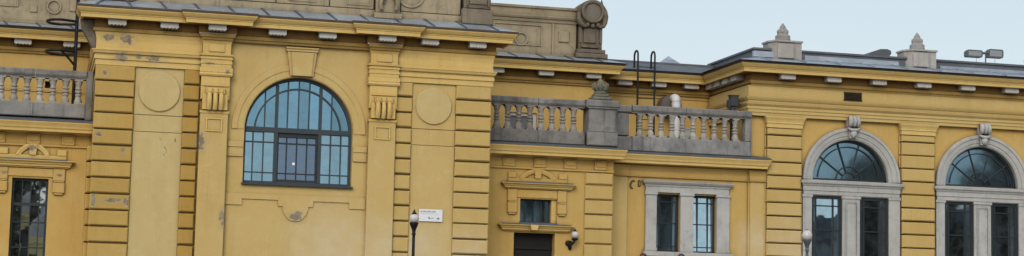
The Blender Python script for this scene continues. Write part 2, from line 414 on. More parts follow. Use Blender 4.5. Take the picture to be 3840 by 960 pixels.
# pilasters with capital and console
PIL = ((4.165, 'left'), (8.295, 'right'))
for pc, sd in PIL:
    p = MB(); h = .335
    p.cbox(pc-h, pc+h, -.10, .063, .5, 6.70, .012)
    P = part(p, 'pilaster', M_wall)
    q = MB()                                            # recessed-look panel frame below the console
    for a, b, c, d in ((pc-.20, pc-.165, 6.22, 6.55), (pc+.165, pc+.20, 6.22, 6.55), (pc-.165, pc+.165, 6.515, 6.55), (pc-.165, pc+.165, 6.22, 6.25)):
        q.box(a, b, -.125, -.098, c, d)
    q.box(pc-h-.015, pc+h+.015, -.118, .05, 6.66, 6.72)
    part(q, 'panel_frame', M_trim, None, P)
    k = MB()                                            # console: three rounded flutes on a curved bracket
    for j in range(3):
        xx = pc - .14 + .14*j
        pts = []
        for i in range(9):
            t = i/8; pts.append((xx, -.13 - .10*math.sin(PI*(.15+.75*(1-t))), 6.76 + .38*t))
        k.tube(pts, [.058 + .012*(1-i/8) for i in range(9)], 8)
    k.box(pc-.30, pc-.20, -.17, .05, 6.74, 7.13); k.box(pc+.20, pc+.30, -.17, .05, 6.74, 7.13)
    k.box(pc-.225, pc+.225, -.21, .05, 7.13, 7.27)
    for j in (-.135, 0, .135): k.cbox(pc+j-.055, pc+j+.055, -.235, -.2, 7.155, 7.25, .01)
    k.cbox(pc-.345, pc+.345, -.13, .05, 6.99, 7.555, .01)
    k.cbox(pc-.32, pc+.32, -.155, .05, 7.31, 7.345, .008)
    part(k, 'console', M_trim, None, P)
    c = MB()                                            # capital: stacked mouldings, block, cavetto
    path = [(pc-.345, .05), (pc-.345, -.12), (pc+.345, -.12), (pc+.345, .05)]
    c.sweep([(0,7.555),(.03,7.56),(.055,7.60),(.04,7.645),(.05,7.66),(.05,7.76),(.02,7.765),(.02,7.85),(.035,7.86),(.035,7.915),(.02,7.92),(.02,7.965),(.04,7.975),(.04,8.02),(.02,8.03),
             (.02,8.045),(.05,8.055),(.06,8.095),(.0,8.105),(-.01,8.14),(-.005,8.36),(.02,8.42),(.025,8.44),(.035,8.46),(.05,8.59),(0,8.60)], path)
    c.cbox(pc-.19, pc+.19, -.135, -.1, 8.15, 8.36, .012)
    part(c, 'capital', M_trim, None, P)
# keystone
k = MB()
k.prism([(5.985,7.70),(6.545,7.70),(6.63,8.37),(5.88,8.37)], -.02, .062)
k.prism([(6.035,7.70),(6.495,7.70),(6.54,8.28),(5.985,8.28)], -.055, -.018)
k.box(5.865, 6.645, -.045, .06, 8.30, 8.385)
k.box(5.86, 6.655, -.07, .055, 8.365, 8.40)
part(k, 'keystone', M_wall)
# side entablatures: architrave under a flared frieze
ENT = [(0,7.70),(.02,7.70),(.02,7.83),(.05,7.84),(.05,7.93),(.03,7.94),(.03,7.965),(.075,7.985),(.095,8.035),(.11,8.05),(.11,8.07),(.03,8.08),(.02,8.12),(.02,8.30),(.035,8.40),(.06,8.48),(.06,8.50),(0,8.50)]
e = MB(); e.sweep(ENT, [(XL, 4.1), (XL, 0), (3.82, 0)])
part(e, 'frieze', M_trim, 'stained frieze with flaking plaster at the left corner')
e = MB(); e.sweep(ENT, [(8.63, 0), (XR, 0), (XR, 4.1)]); part(e, 'frieze', M_trim)
# main cornice, breaking forward over the pilasters
def cornice_profile(z0=8.42, d=0.0):
    bed = [(0,z0),(.03,z0+.02),(.045,z0+.07),(.085,z0+.09),(.09,z0+.175),(.05,z0+.18)]
    return bed
def run_cornice(path, dz=0.0, bed=None):
    Z = lambda pr: [(o, z+dz) for o, z in pr]
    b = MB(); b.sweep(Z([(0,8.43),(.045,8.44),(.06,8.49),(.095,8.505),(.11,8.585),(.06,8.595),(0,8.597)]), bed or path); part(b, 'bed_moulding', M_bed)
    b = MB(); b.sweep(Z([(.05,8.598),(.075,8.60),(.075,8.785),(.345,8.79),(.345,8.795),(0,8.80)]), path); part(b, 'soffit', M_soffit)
    b = MB(); b.sweep(Z([(.34,8.793),(.355,8.772),(.41,8.772),(.413,8.855),(.428,8.862),(.430,8.888),(.448,8.895),(.475,8.925),(.51,8.975),(.515,9.0),(.30,9.003)]), path); part(b, 'cornice', M_trim)
    b = MB(); b.sweep(Z([(.31,9.005),(.522,9.005),(.53,9.01),(.532,9.052),(.30,9.056)]), path); part(b, 'gutter_edge', M_edge)
def broken_path(h):
    p = [(XL, .5), (XL, 0)]
    for pc, _ in PIL: p += [(pc-h, 0), (pc-h, -.14), (pc+h, -.14), (pc+h, 0)]
    return p + [(XR, 0), (XR, .5)]
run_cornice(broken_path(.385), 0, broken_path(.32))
cb = MB(); cb.prism([(XL,8.77),(XL,8.02),(1.28,8.05),(1.20,8.16),(1.12,8.30),(1.02,8.46),(.96,8.60),(.93,8.76)][::-1], .02, .42)  # dark brown block under the short cornice return
part(cb, 'console', M_atticdark, 'dark brown console under the left end of the cornice')
# modillions: white blocks with a scalloped lower edge
def modillion_mesh():
    m = MB(); n = 5; wd = .205; out = [(-wd, .135), (-wd-.012, .03)]
    for i in range(n):
        x0 = -wd + 2*wd*i/n
        for t in range(5):
            a = PI*t/4; out.append((x0 + 2*wd/n*t/4, .02 - .022*math.sin(a)))
    out += [(wd+.012, .03), (wd, .135)]
    m.prism(out[::-1], -.15, .16)
    m.box(-wd-.025, wd+.025, -.175, .16, .136, .158)
    return m
mo = modillion_mesh().build('modillion', M_white, B)
mo.location = (1.77, -.16, 8.632)
used = mo
def mod(x, y, rz=0, z=8.632):
    c = used.copy(); col.objects.link(c); c.location = (x, y, z); c.rotation_euler.z = rz
for x, y in ((3.0,0), (4.13,-.14), (5.6,0), (6.83,0), (8.3,-.14), (9.41,0), (10.63,0)): mod(x, y-.16)
# metal roof of the block, falling from the attic to the cornice edge, with standing seams
def metal_roof(name, x0, x1, ye, ze, yb, zb, mat, step=.82, first=.4, slant=0):
    m = MB()
    m.face([(x0,ye,ze),(x1,ye,ze),(x1,yb,zb),(x0,yb,zb)])
    m.face([(x0,ye,ze-.05),(x1,ye,ze-.05),(x1,ye,ze),(x0,ye,ze)])
    x = x0 + first
    while x < x1-.05:
        d = .012
        m.add([(x-d,ye-.012,ze-.012),(x+d,ye-.012,ze-.012),(x+d,ye-.012,ze+.035),(x-d,ye-.012,ze+.035),(x-d,yb,zb),(x+d,yb,zb),(x+d,yb,zb+.035),(x-d,yb,zb+.035)],
              [(0,1,2,3),(0,3,7,4),(1,5,6,2),(3,2,6,7)])
        x += step
    return part(m, name, mat)
def hip_roof(x0, x1, y0, y1, ze, inset, zt, mat, seams=.82):
    """low metal apron running round three sides of a flat top, with dark standing seams"""
    m = MB(); a = [(x0,y1),(x0,y0),(x1,y0),(x1,y1)]; b = [(x0+inset,y1),(x0+inset,y0+inset),(x1-inset,y0+inset),(x1-inset,y1)]
    x = x0 + .45; xs = [x0]
    while x < x1 - .1: xs.append(x); x += seams
    xs.append(x1); T = [x0+inset] + [min(max(x-.10, x0+inset), x1-inset) for x in xs[1:-1]] + [x1-inset]
    for p, q, u, v in zip(xs, xs[1:], T, T[1:]):
        w_ = random.uniform(-.006, .006)
        m.face([(p,y0,ze),(q,y0,ze),(v,y0+inset,zt+w_),(u,y0+inset,zt+w_)])
    for i in (0, 2): m.face([(*a[i],ze),(*a[i+1],ze),(*b[i+1],zt),(*b[i],zt)])
    m.face([(*b[0],zt),(*b[1],zt),(*b[2],zt),(*b[3],zt)])
    R = part(m, 'roof', mat)
    d = .022
    for x, t in zip(xs[1:-1], T[1:-1]):
        k = MB(); k.add([(x-d,y0-.004,ze-.01),(x+d,y0-.004,ze-.01),(x+d,y0-.004,ze+.022),(x-d,y0-.004,ze+.022),(t-d,y0+inset,zt),(t+d,y0+inset,zt),(t+d,y0+inset,zt+.035),(t-d,y0+inset,zt+.035)],
              [(0,1,2,3),(0,3,7,4),(1,5,6,2),(3,2,6,7)])
        part(k, 'seam', M_lead, None, R)
    return R
hip_roof(XL-.53, XR+.53, -.53, 1.1, 9.058, .72, 9.325, M_zinc)
# raised strips of sheet metal over the pilaster breaks
for pc, _ in PIL:
    m = MB(); m.face([(pc-.91,-.672,9.058),(pc+.91,-.672,9.058),(pc+.91,-.15,9.175),(pc-.91,-.15,9.175)])
    m.face([(pc-.91,-.672,9.0585),(pc-.91,-.15,9.175),(pc-.91,-.15,9.06)]); m.face([(pc+.91,-.672,9.0585),(pc+.91,-.15,9.175),(pc+.91,-.15,9.06)])
    for x in (-.6, .05, .7): m.box(pc+x-.012, pc+x+.012, -.678, -.63, 9.055, 9.095)
    part(m, 'roof', M_zinc)
# attic of the block
a = MB()
a.box(XL+.1, XR-.05, .20, .55, 9.25, 9.50)
for j0, j1 in ((XL+.1,3.3),(3.305,5.59),(5.60,6.92),(6.93,8.05),(8.72,10.28)):
    a.cbox(j0+.006, j1-.006, .235, .55, 9.515, 10.2, .012)
for j0, j1 in ((5.9, 6.6), (7.35, 7.97), (4.3, 5.2)):
    a.box(j0, j1, .215, .236, 9.60, 9.63); a.box(j0, j0+.03, .215, .236, 9.63, 10.1); a.box(j1-.03, j1, .215, .236, 9.63, 10.1)
a.ring(8.98, 9.98, [(.30,.236),(.30,.20),(.36,.20),(.36,.236)], 0, 2*PI, 32)
part(a, 'attic', M_attic)
a = MB()
a.cbox(8.03, 8.73, .02, .5, 9.27, 9.42, .015); a.cbox(8.08, 8.68, .06, .5, 9.42, 10.4, .02)
a.tube([(8.2,.0,9.5),(8.17,-.03,9.62),(8.2,-.04,9.75),(8.27,-.02,9.82)], .05, 8); a.tube([(8.56,.0,9.5),(8.6,-.03,9.62),(8.57,-.04,9.75),(8.5,-.02,9.82)], .05, 8)
a.box(8.24, 8.31, .03, .2, 9.66, 9.95)
part(a, 'attic_pier', M_attic)
for x0, x1 in ((10.28, 11.08), (XL, XL+.8)):
    a = MB(); a.cbox(x0, x1, .0, .6, 9.27, 9.67, .02); a.cbox(x0+.06, x1-.06, .05, .6, 9.68, 10.7, .02)
    a.box(x0+.17, x1-.17, .02, .06, 9.80, 10.6); a.box(x0+.10, x0+.15, .02, .06, 9.75, 10.6); a.box(x1-.15, x1-.10, .02, .06, 9.75, 10.6)
    part(a, 'attic_pier', M_atticdark)

# arched window of the block
def bars(mb, items, y0, y1):
    for x0, x1, z0, z1 in items: mb.box(x0, x1, y0, y1, z0, z1)
f = MB(); yF = .25
f.ring(CX, CZ, [(RW-.065,yF+.08),(RW-.065,yF),(RW-.001,yF-.005),(RW-.001,yF+.08)])
f.box(CX-RW+.001, CX-RW+.06, yF, yF+.08, 5.03, CZ); f.box(CX+RW-.06, CX+RW-.001, yF, yF+.08, 5.03, CZ)
f.box(CX-RW+.06, CX+RW-.06, yF-.012, yF+.08, 6.305, 6.425)
f.box(CX-RW+.06, CX+RW-.06, yF, yF+.08, 5.022, 5.10)
for x in (5.72, 6.80):
    f.box(x-.042, x+.042, yF-.015, yF+.075, 5.10, 6.305)
    f.box(x-.035, x+.035, yF-.010, yF+.075, 6.425, CZ + math.sqrt((RW-.06)**2 - (abs(x-CX)+.03)**2))
f.ring(CX, CZ, [(1.045,yF+.06),(1.045,yF+.012),(1.085,yF+.012),(1.085,yF+.06)], .085, PI-.085)
t = .014
for x in (5.43, 5.99, 6.255, 6.52, 7.08):
    f.box(x-t, x+t, yF+.016, yF+.06, 6.426, CZ + math.sqrt((RW-.06)**2 - (x-CX)**2))
for x in (5.165, 5.42, 7.08, 7.335): f.box(x-t, x+t, yF+.016, yF+.06, 5.10, 6.305)
for x0, x1 in ((CX-RW+.06, 5.678), (6.842, CX+RW-.06)):
    for z in (6.06, 5.31): f.box(x0, x1, yF+.018, yF+.058, z-t, z+t)
W1 = part(f, 'arched_window', M_frame_b, 'large arched window with slate coloured glazing bars')
def fan_pane(mb, cx, cz, r, y, tilt=(0,0), n=40):
    pts = [(cx + r*math.cos(PI*i/n), cz + r*math.sin(PI*i/n)) for i in range(n+1)]
    mb.face([(x, y + tilt[0]*(z-cz) + tilt[1]*(x-cx), z) for x, z in pts])
pn = MB(); yG = yF + .055
XU = [CX-RW+.03, 5.43, 5.72, 5.99, 6.255, 6.52, 6.80, 7.08, CX+RW-.03]
for a, b in zip(XU, XU[1:]):
    tz, tx = random.uniform(-.012,.012), random.uniform(-.02,.02); rr = RW-.03; am, bm = (a+b)/2, b
    top = [(x, CZ + math.sqrt(max(0, rr*rr-(x-CX)**2))) for x in [b + (a-b)*q/6 for q in range(7)]]
    pn.face([(x, yG + tz*(z-6.9) + tx*(x-am), z) for x, z in [(a,CZ+.02),(b,CZ+.02)] + [(x, max(z, CZ+.021+.0005*i)) for i, (x, z) in enumerate(top)]])
part(pn, 'pane', M_glass, None, W1)
xs = [CX-RW+.03, 5.165, 5.42, 5.70]; xs2 = [6.82, 7.08, 7.335, CX+RW-.03]
for X in (xs, xs2):
    pn = MB()
    for i in range(3):
        tz, tx = random.uniform(-.012,.012)+.02, random.uniform(-.01,.01)
        x0, x1 = X[i], X[i+1]; xm = (x0+x1)/2
        pn.face([(x, yG + tz*(z-5.7) + tx*(x-xm), z) for x, z in ((x0,5.08),(x1,5.08),(x1,6.33),(x0,6.33))])
    part(pn, 'pane', M_glass_p, 'paler blue lower panes', W1)
cs = MB()
cs.box(5.763, 6.757, yF+.045, yF+.12, 6.20, 6.30); cs.box(5.763, 6.757, yF+.045, yF+.12, 5.10, 5.16)
cs.box(5.763, 5.80, yF+.045, yF+.12, 5.16, 6.20); cs.box(6.715, 6.757, yF+.045, yF+.12, 5.16, 6.20)
for x in (6.0, 6.25, 6.50): cs.box(x-t, x+t, yF+.06, yF+.105, 5.16, 6.20)
for z in (6.05, 5.31): cs.box(5.80, 6.715, yF+.062, yF+.103, z-t, z+t)
part(cs, 'casement', M_frame, None, W1)
pn = MB(); pn.face([(x, yF+.1 + .02*(z-5.7), z) for x, z in ((5.78,5.14),(6.74,5.14),(6.74,6.22),(5.78,6.22))])
part(pn, 'pane', M_glass2, 'violet grey pane of the opening casement', W1)
sl = MB(); sl.box(CX-RW-.03, CX+RW+.03, -.02, .30, 4.985, 5.024); part(sl, 'sill', M_frame_b, None, W1)
rm = MB(); rm.face([(4.5,1.6,4.6),(8.0,1.6,4.6),(8.0,1.6,8.0),(4.5,1.6,8.0)])
rm.face([(4.5,.4,4.6),(8.0,.4,4.6),(8.0,1.6,4.6),(4.5,1.6,4.6)]); rm.face([(4.5,.4,8.0),(8.0,.4,8.0),(8.0,1.6,8.0),(4.5,1.6,8.0)])
rm.face([(4.5,.4,4.6),(4.5,1.6,4.6),(4.5,1.6,8.0),(4.5,.4,8.0)]); rm.face([(8.0,.4,4.6),(8.0,1.6,4.6),(8.0,1.6,8.0),(8.0,.4,8.0)])
part(rm, 'room_shell', M_room)
bt = thing('ceiling_lamp', 'small lit bulb hanging behind the casement of the large arched window', 'lamp', (6.25,.8,5.6))
lb = MB(); lb.sphere((0,0,0), .034, 12, 8); lb.build('bulb', M_bulb, bt)
lb = MB(); lb.tube([(0,0,.04),(0,0,2.4)], .006, 6); lb.lathe(0,0,[(.02,.03),(.025,.06),(.012,.09)],10); lb.build('cord', M_black, bt)

# ---- terraced links on both sides ------------------------------------------------
LINKC = [(0,6.10),(.02,6.10),(.05,6.115),(.07,6.135),(.30,6.142),(.32,6.14),(.325,6.20),(.335,6.21),(.35,6.23),(.36,6.27),(.385,6.32),(.40,6.345),(.405,6.375),(.05,6.38)]
LINKF = [(.03,6.382),(.41,6.382),(.41,6.41),(.36,6.44),(.08,6.505),(.0,6.505)]
def link_front(path):
    b = MB(); b.sweep(LINKC, path); part(b, 'cornice', M_trim)
    b = MB(); b.sweep(LINKF, path); part(b, 'flashing', M_lead)
def frieze_block(mb, x, y, w=.325):
    mb.cbox(x-w/2, x+w/2, y-.045, y+.01, 5.845, 6.098, .012)
    mb.box(x-w/2+.05, x+w/2-.05, y-.062, y-.044, 5.93, 6.055)
    mb.box(x-w/2-.012, x+w/2+.012, y-.062, y-.04, 6.072, 6.096)
def hood(mb, xc, hw, z0, z1, y):
    path = [(xc-hw+.13, y+.02), (xc-hw+.13, y), (xc+hw-.13, y), (xc+hw-.13, y+.02)]
    h = z1-z0
    mb.sweep([(0,z0),(.05,z0),(.06,z0+.02),(.10,z0+.03*h/.15),(.105,z0+.45*h),(.13,z0+.5*h),(.15,z0+.8*h),(.20,z0+.86*h),(.205,z0+h),(.0,z0+h+.03)], path)
def ear(mb, x0, x1, z0, z1, y):
    mb.cbox(x0, x1, y-.055, y+.01, (z0+z1)/2+.02, z1, .01)
    mb.cbox(x0, x1, y-.075, y+.01, z0+.05, (z0+z1)/2-.01, .01)
    mb.box(x0+.02, x1-.02, y-.09, y-.05, (z0+z1)/2-.008, (z0+z1)/2+.018)
    mb.cbox(x0+.03, x1-.03, y-.06, y+.01, z0, z0+.048, .01)
# left link
w = MB(); w.wall(-6, XL+.03, 0, 6.12, 1.4, [(-.47, .385, 2.3, 5.015)], .22)
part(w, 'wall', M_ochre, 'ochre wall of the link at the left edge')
t_ = MB()
for x in (-.02, .80, -.84, -1.66): frieze_block(t_, x, 1.4, .31)
t_.box(-6, XL, 1.355, 1.402, 5.80, 5.84)
part(t_, 'frieze', M_ochre)
link_front([(-6, 1.4), (XL+.03, 1.4)])
h_ = MB(); hood(h_, -.04, .95, 5.275, 5.45, 1.4); part(h_, 'window_hood', M_trim)
h_ = MB(); h_.box(-.89, .81, 1.19, 1.40, 5.452, 5.478); part(h_, 'flashing', M_lead)
def pediment(mb, xc, y, zb, hw, zt, hc=.5):
    mb.cbox(xc-hw, xc+hw, y-.045, y+.01, zb, zb+.10, .008)
    mb.cbox(xc-hw, xc-hw+.22, y-.06, y+.01, zb+.10, zb+.25, .01); mb.cbox(xc+hw-.22, xc+hw, y-.06, y+.01, zb+.10, zb+.25, .01)
    z0 = zb + .10; rise = zt - z0; R = (hc*hc + rise*rise)/(2*rise); cz = zt - R; a = math.asin(min(1, (z0-cz+.004)/R))
    mb.ring(xc, cz, [(R-.11,y+.01),(R-.11,y-.045),(R-.03,y-.06),(R,y-.05),(R,y+.01)], a, PI-a, 24)
    mb.prism([(xc-.075,zb+.10),(xc+.075,zb+.10),(xc+.095,zt-.02),(xc-.095,zt-.02)], y-.075, y+.01)
h_ = MB(); pediment(h_, -.02, 1.4, 5.48, .80, 5.86, .40); part(h_, 'pediment', M_trim)
h_ = MB(); ear(h_, .485, .765, 4.63, 5.26, 1.4); ear(h_, -.86, -.58, 4.63, 5.26, 1.4)
h_.box(-.575, .48, 1.37, 1.402, 5.06, 5.25)
part(h_, 'window_surround', M_ochre)
# right link, front part (A) and recessed part (B)
w = MB(); w.wall(XR-.03, 14.80, 0, 6.12, 1.4, [(12.27, 13.265, 4.40, 5.02), (12.12, 13.225, 0, 4.14)], .30)
w.face([(14.80,1.4,0),(14.80,2.25,0),(14.80,2.25,6.12),(14.80,1.4,6.12)])
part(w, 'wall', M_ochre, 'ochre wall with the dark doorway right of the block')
t_ = MB()
for x in (11.94, 12.77, 13.60, 14.43): frieze_block(t_, x, 1.4)
t_.box(XR, 14.80, 1.355, 1.402, 5.795, 5.835); part(t_, 'frieze', M_ochre)
s_ = MB(); stones(s_, 14.02, 14.79, 1.345, 1.42, [5.79]+[5.445-.387*i for i in range(14)]); part(s_, 'rusticated_pier', M_stone_b)
PA = [(XR-.02, 1.4), (14.62, 1.4), (14.62, 2.2), (19.22, 2.2)]
PAf = [(XR-.02, 1.4), (14.65, 1.4), (14.65, 2.2), (19.06, 2.2), (19.06, 2.3)]
link_front(PAf)
h_ = MB(); hood(h_, 12.735, .94, 5.27, 5.42, 1.4); part(h_, 'window_hood', M_trim)
h_ = MB(); h_.box(11.82, 13.65, 1.19, 1.40, 5.422, 5.452); part(h_, 'flashing', M_lead)
h_ = MB(); pediment(h_, 12.72, 1.4, 5.453, .80, 5.80); part(h_, 'pediment', M_ochre)
h_ = MB(); ear(h_, 11.92, 12.17, 4.60, 5.255, 1.4); ear(h_, 13.27, 13.51, 4.60, 5.255, 1.4); h_.box(12.175, 13.265, 1.375, 1.402, 5.05, 5.25)
part(h_, 'window_surround', M_ochre)
h_ = MB(); hood(h_, 12.69, .95, 4.175, 4.335, 1.4); h_.prism([(12.53,4.20),(12.69,4.20),(12.72,4.335),(12.50,4.335)], 1.16, 1.4); part(h_, 'door_hood', M_trim)
h_ = MB(); h_.box(11.77, 13.61, 1.19, 1.40, 4.337, 4.366); part(h_, 'flashing', M_lead)
d = MB(); d.box(12.12, 13.225, 1.66, 1.70, 0, 4.14)
for i in range(2):
    x0 = 12.16 + .53*i
    for z0, z1 in ((.2,1.3),(1.4,2.6),(2.7,3.62)): d.cbox(x0, x0+.49, 1.645, 1.67, z0, z1, .01)
d.box(12.125, 13.22, 1.62, 1.66, 3.72, 3.80)
D_ = part(d, 'door', M_door, 'dark panelled door under a moulded hood')
dh = MB(); dh.tube([(12.72,1.64,1.05),(12.72,1.58,1.07),(12.72,1.58,1.2),(12.72,1.64,1.22)], .012, 6); part(dh, 'handle', M_rust, None, D_)
def rect_window(x0, x1, z0, z1, y, vx, hz, fr=.05, tb=.013, mat=M_frame, gm=M_glass_d, label=None, tilt=(0,0), name='window', back=True):
    f = MB()
    f.box(x0, x1, y, y+.07, z1-fr, z1); f.box(x0, x1, y, y+.07, z0, z0+fr)
    f.box(x0, x0+fr, y, y+.07, z0+fr, z1-fr); f.box(x1-fr, x1, y, y+.07, z0+fr, z1-fr)
    for v in vx: f.box(v-tb, v+tb, y+.012, y+.055, z0+fr, z1-fr)
    for h in hz:
        k = h if isinstance(h, tuple) else (h, tb)
        f.box(x0+fr, x1-fr, y+.014, y+.053, k[0]-k[1], k[0]+k[1])
    W = part(f, name, mat, label)
    p = MB(); xm, zm = (x0+x1)/2, (z0+z1)/2
    XS = [x0+fr*.6] + list(vx) + [x1-fr*.6]
    for a, b in zip(XS, XS[1:]):
        tz, tx = tilt[0] + random.uniform(-.008,.008), tilt[1] + random.uniform(-.008,.008)
        p.face([(x, y+.05 + tz*(z-zm) + tx*(x-(a+b)/2), z) for x, z in ((a,z0+fr*.6),(b,z0+fr*.6),(b,z1-fr*.6),(a,z1-fr*.6))])
    part(p, 'pane', gm, None, W)
    if back:
        k = MB(); k.box(x0-.03, x1+.03, y+.6, y+.62, z0-.03, z1+.03)
        part(k, 'backing', M_dark, None, W)
    return W
rect_window(-.47, .385, 2.3, 5.015, 1.54, (-.22,-.02,.19), ((4.39,.035), 3.95, 3.34), .055, gm=M_glass_l, label='tall narrow window at the left edge reflecting a yellow pavilion')
rect_window(12.27, 13.13, 4.40, 5.02, 1.60, (12.49,12.70,12.91), (), .04, label='small four light window above the dark door', tilt=(-.01,.0))
rv = MB(); rv.box(13.132, 13.264, 1.45, 1.70, 4.40, 5.02); part(rv, 'reveal', M_trim)
sl = MB(); sl.box(12.25, 13.28, 1.33, 1.60, 4.372, 4.402); part(sl, 'sill', M_lead)

# recessed part B with the paired grey stone window
w = MB(); w.wall(14.70, 19.0, 0, 6.12, 2.2, [(16.28, 16.97, 3.80, 5.36), (17.33, 18.02, 3.80, 5.36)], .22)
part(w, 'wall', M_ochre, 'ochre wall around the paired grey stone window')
t_ = MB(); t_.cbox(14.82, 15.45, 2.15, 2.21, 0, 5.80, .008); part(t_, 'pilaster', M_wall)
t_ = MB(); t_.cbox(18.97, 19.44, 2.12, 2.25, 0, 5.80, .008)
part(t_, 'pilaster', M_wall)
t_ = MB()
t_.sweep([(0,5.795),(.05,5.80),(.06,5.825),(.02,5.83),(.02,5.95),(.04,6.05),(.07,6.10),(0,6.10)], [(14.80,2.2),(14.82,2.2),(14.82,2.15),(15.45,2.15),(15.45,2.2),(18.97,2.2),(18.97,2.12),(19.44,2.12),(19.44,2.16)])
part(t_, 'frieze', M_ochre)
sr = MB()
sr.sweep([(0,5.40),(.03,5.40),(.03,5.545),(.05,5.56),(.055,5.60),(.09,5.62),(.13,5.665),(.14,5.70),(0,5.725)], [(15.99,2.22),(15.99,2.155),(18.32,2.155),(18.32,2.22)])
for x0, x1 in ((15.97,16.285), (16.965,17.335), (18.015,18.385)):
    sr.cbox(x0, x1, 2.135, 2.23, 3.80, 5.32, .01); sr.cbox(x0-.025, x1+.025, 2.115, 2.23, 5.322, 5.40, .01); sr.cbox(x0-.012, x1+.012, 2.122, 2.23, 3.80, 3.90, .008)
sr.cbox(15.90, 18.46, 2.04, 2.25, 3.67, 3.80, .015); sr.cbox(15.98, 18.38, 2.10, 2.25, 2.4, 3.668, .015)
part(sr, 'window_surround', M_jamb)
rect_window(16.285, 16.965, 3.80, 5.36, 2.34, (16.45,16.80), (5.16, 4.58, 3.96), .05, label='dark left light of the paired stone window', tilt=(-.01,0))
rect_window(17.335, 18.015, 3.80, 5.36, 2.34, (17.53,17.83), (5.16, 4.58, 3.96), .05, gm=M_glass_w, label='right light of the paired stone window mirroring bright sky', tilt=(.03,.01))
# sprayed tag beside the stone window
gr = MB()
def stroke(mb, pts, r):
    P = []
    for i in range(len(pts)-1):
        p0 = pts[max(i-1,0)]; p1 = pts[i]; p2 = pts[i+1]; p3 = pts[min(i+2,len(pts)-1)]
        for k in range(5):
            t = k/5; P.append(tuple(.5*((2*p1[j]) + (-p0[j]+p2[j])*t + (2*p0[j]-5*p1[j]+4*p2[j]-p3[j])*t*t + (-p0[j]+3*p1[j]-3*p2[j]+p3[j])*t**3) for j in (0,1)))
    P.append(pts[-1])
    for (a, b), (c, d) in zip(P, P[1:]):
        L = math.hypot(c-a, d-b) or 1; nx, nz = -(d-b)/L*r, (c-a)/L*r
        mb.face([(a+nx,2.194,b+nz),(a-nx,2.194,b-nz),(c-nx,2.194,d-nz),(c+nx,2.194,d+nz)])
stroke(gr, [(15.655,5.68),(15.60,5.67),(15.55,5.60),(15.545,5.53),(15.58,5.47),(15.61,5.49)], .028)
stroke(gr, [(15.655,5.68),(15.672,5.655)], .014)
stroke(gr, [(15.775,5.70),(15.775,5.62),(15.775,5.52)], .026)
stroke(gr, [(15.775,5.70),(15.82,5.68),(15.84,5.63),(15.83,5.56),(15.785,5.52)], .014)
stroke(gr, [(15.875,5.70),(15.90,5.65),(15.925,5.585)], .022)
part(gr, 'graffiti', M_spray)

# terrace decks
dk = MB(); dk.box(-6, XL+.02, 1.42, 5.1, 6.38, 6.47); dk.slab([(XR-.02,1.42),(14.72,1.42),(14.72,2.22),(18.93,2.22),(18.93,5.1),(XR-.02,5.1)], 6.38, 6.47)
part(dk, 'terrace_deck', M_lead)
# balustrades
def baluster_mesh():
    m = MB(); h = .64
    m.box(-.098,.098,-.095,.095,0,.05)
    m.lathe(0,0,[(.094,.05),(.096,.08),(.084,.125),(.066,.18),(.054,.215),(.076,.225),(.080,.26),(.054,.272),(.052,.292),(.080,.302),(.083,.348),(.054,.358),(.052,.382),(.076,.392),(.076,.42),(.054,.43),(.062,.47),(.080,.53),(.092,.575),(.098,.60)],14)
    m.box(-.10,.10,-.095,.095,.60,h)
    return m
def balustrade(xs, x0, x1, y, zp0, zp1, zr0, zr1, joints, label, mats=(M_plinth, M_balus, M_grey), rail_extra=0):
    p = MB(); js = [x0] + joints + [x1]
    for a, b in zip(js, js[1:]):
        p.cbox(a+.008, b-.008, y-.135, y+.135, zp0, zp1, .018)
    p.box(x0, x1, y-.12, y+.12, zp0, zp1-.02)
    R = part(p, 'balustrade', mats[0], label)
    r = MB()
    prof = [(-.10,zr0),(.10,zr0),(.10,zr0+.03),(.115,zr0+.035),(.145,zr0+.075),(.15,zr0+.09),(.15,zr1-.03),(.125,zr1),(-.125,zr1)]
    for a, b in zip(js, js[1:]):
        r.sweep(prof, [(a+.006, y), (b-.006, y)])
        r.box(a+.006, b-.006, y, y+.14, zr0+.001, zr1-.002)
    part(r, 'handrail', mats[2], None, R)
    first = None
    for x in xs:
        if first is None:
            first = baluster_mesh().build('baluster', mats[1], R)
            for v in first.data.vertices: v.co.z *= (zr0-zp1)/.64
            o = first
        else:
            o = first.copy(); col.objects.link(o); o.parent = R
        o.location = (x, y, zp1); o.rotation_euler.z = random.uniform(-.04,.04)
    return R
RL = balustrade([.98-.303*i for i in range(12)], -6, 1.16, 1.1+.12, 6.50, 6.84, 7.45, 7.66, [-2.3, -.06], 'grey stone balustrade on the left link')
e = MB(); e.cbox(1.16, 1.325, 1.09, 1.36, 6.45, 7.66, .02); part(e, 'half_pier', M_grey, None, RL)
RA = balustrade([11.24+.297*i for i in range(9)], XR+.0, 13.90, 1.22, 6.46, 6.80, 7.43, 7.64, [12.62], 'blackened stone balustrade between the block and the urn pedestal', (M_dgrey, M_dbalus, M_dgrey))
RB = balustrade([15.72+.305*i for i in range(10)], 15.46, 18.90, 2.02, 6.46, 6.86, 7.48, 7.70, [17.0], 'grey stone balustrade in front of the white duct', (M_dgrey2, M_balus, M_grey))
e = MB(); e.cbox(18.72, 18.90, 1.90, 2.14, 6.86, 7.48, .02); part(e, 'half_pier', M_grey, None, RB)
p = MB(); p.cbox(13.98, 14.72, 1.02, 1.55, 6.84, 7.46, .02); p.cbox(13.94, 14.78, .99, 1.58, 6.455, 6.82, .025); p.cbox(13.90, 14.82, .95, 1.62, 7.462, 7.66, .035); p.box(13.93, 14.79, .98, 1.60, 7.435, 7.465)
p.cbox(13.955, 14.75, 1.005, 1.57, 6.82, 6.86, .012)
PD = part(p, 'pedestal', M_grey, 'blackened stone pedestal carrying a carved finial')
u = MB()
u.cbox(14.10, 14.62, 1.06, 1.5, 7.66, 7.76, .03); u.cbox(14.17, 14.55, 1.11, 1.45, 7.76, 7.84, .02)
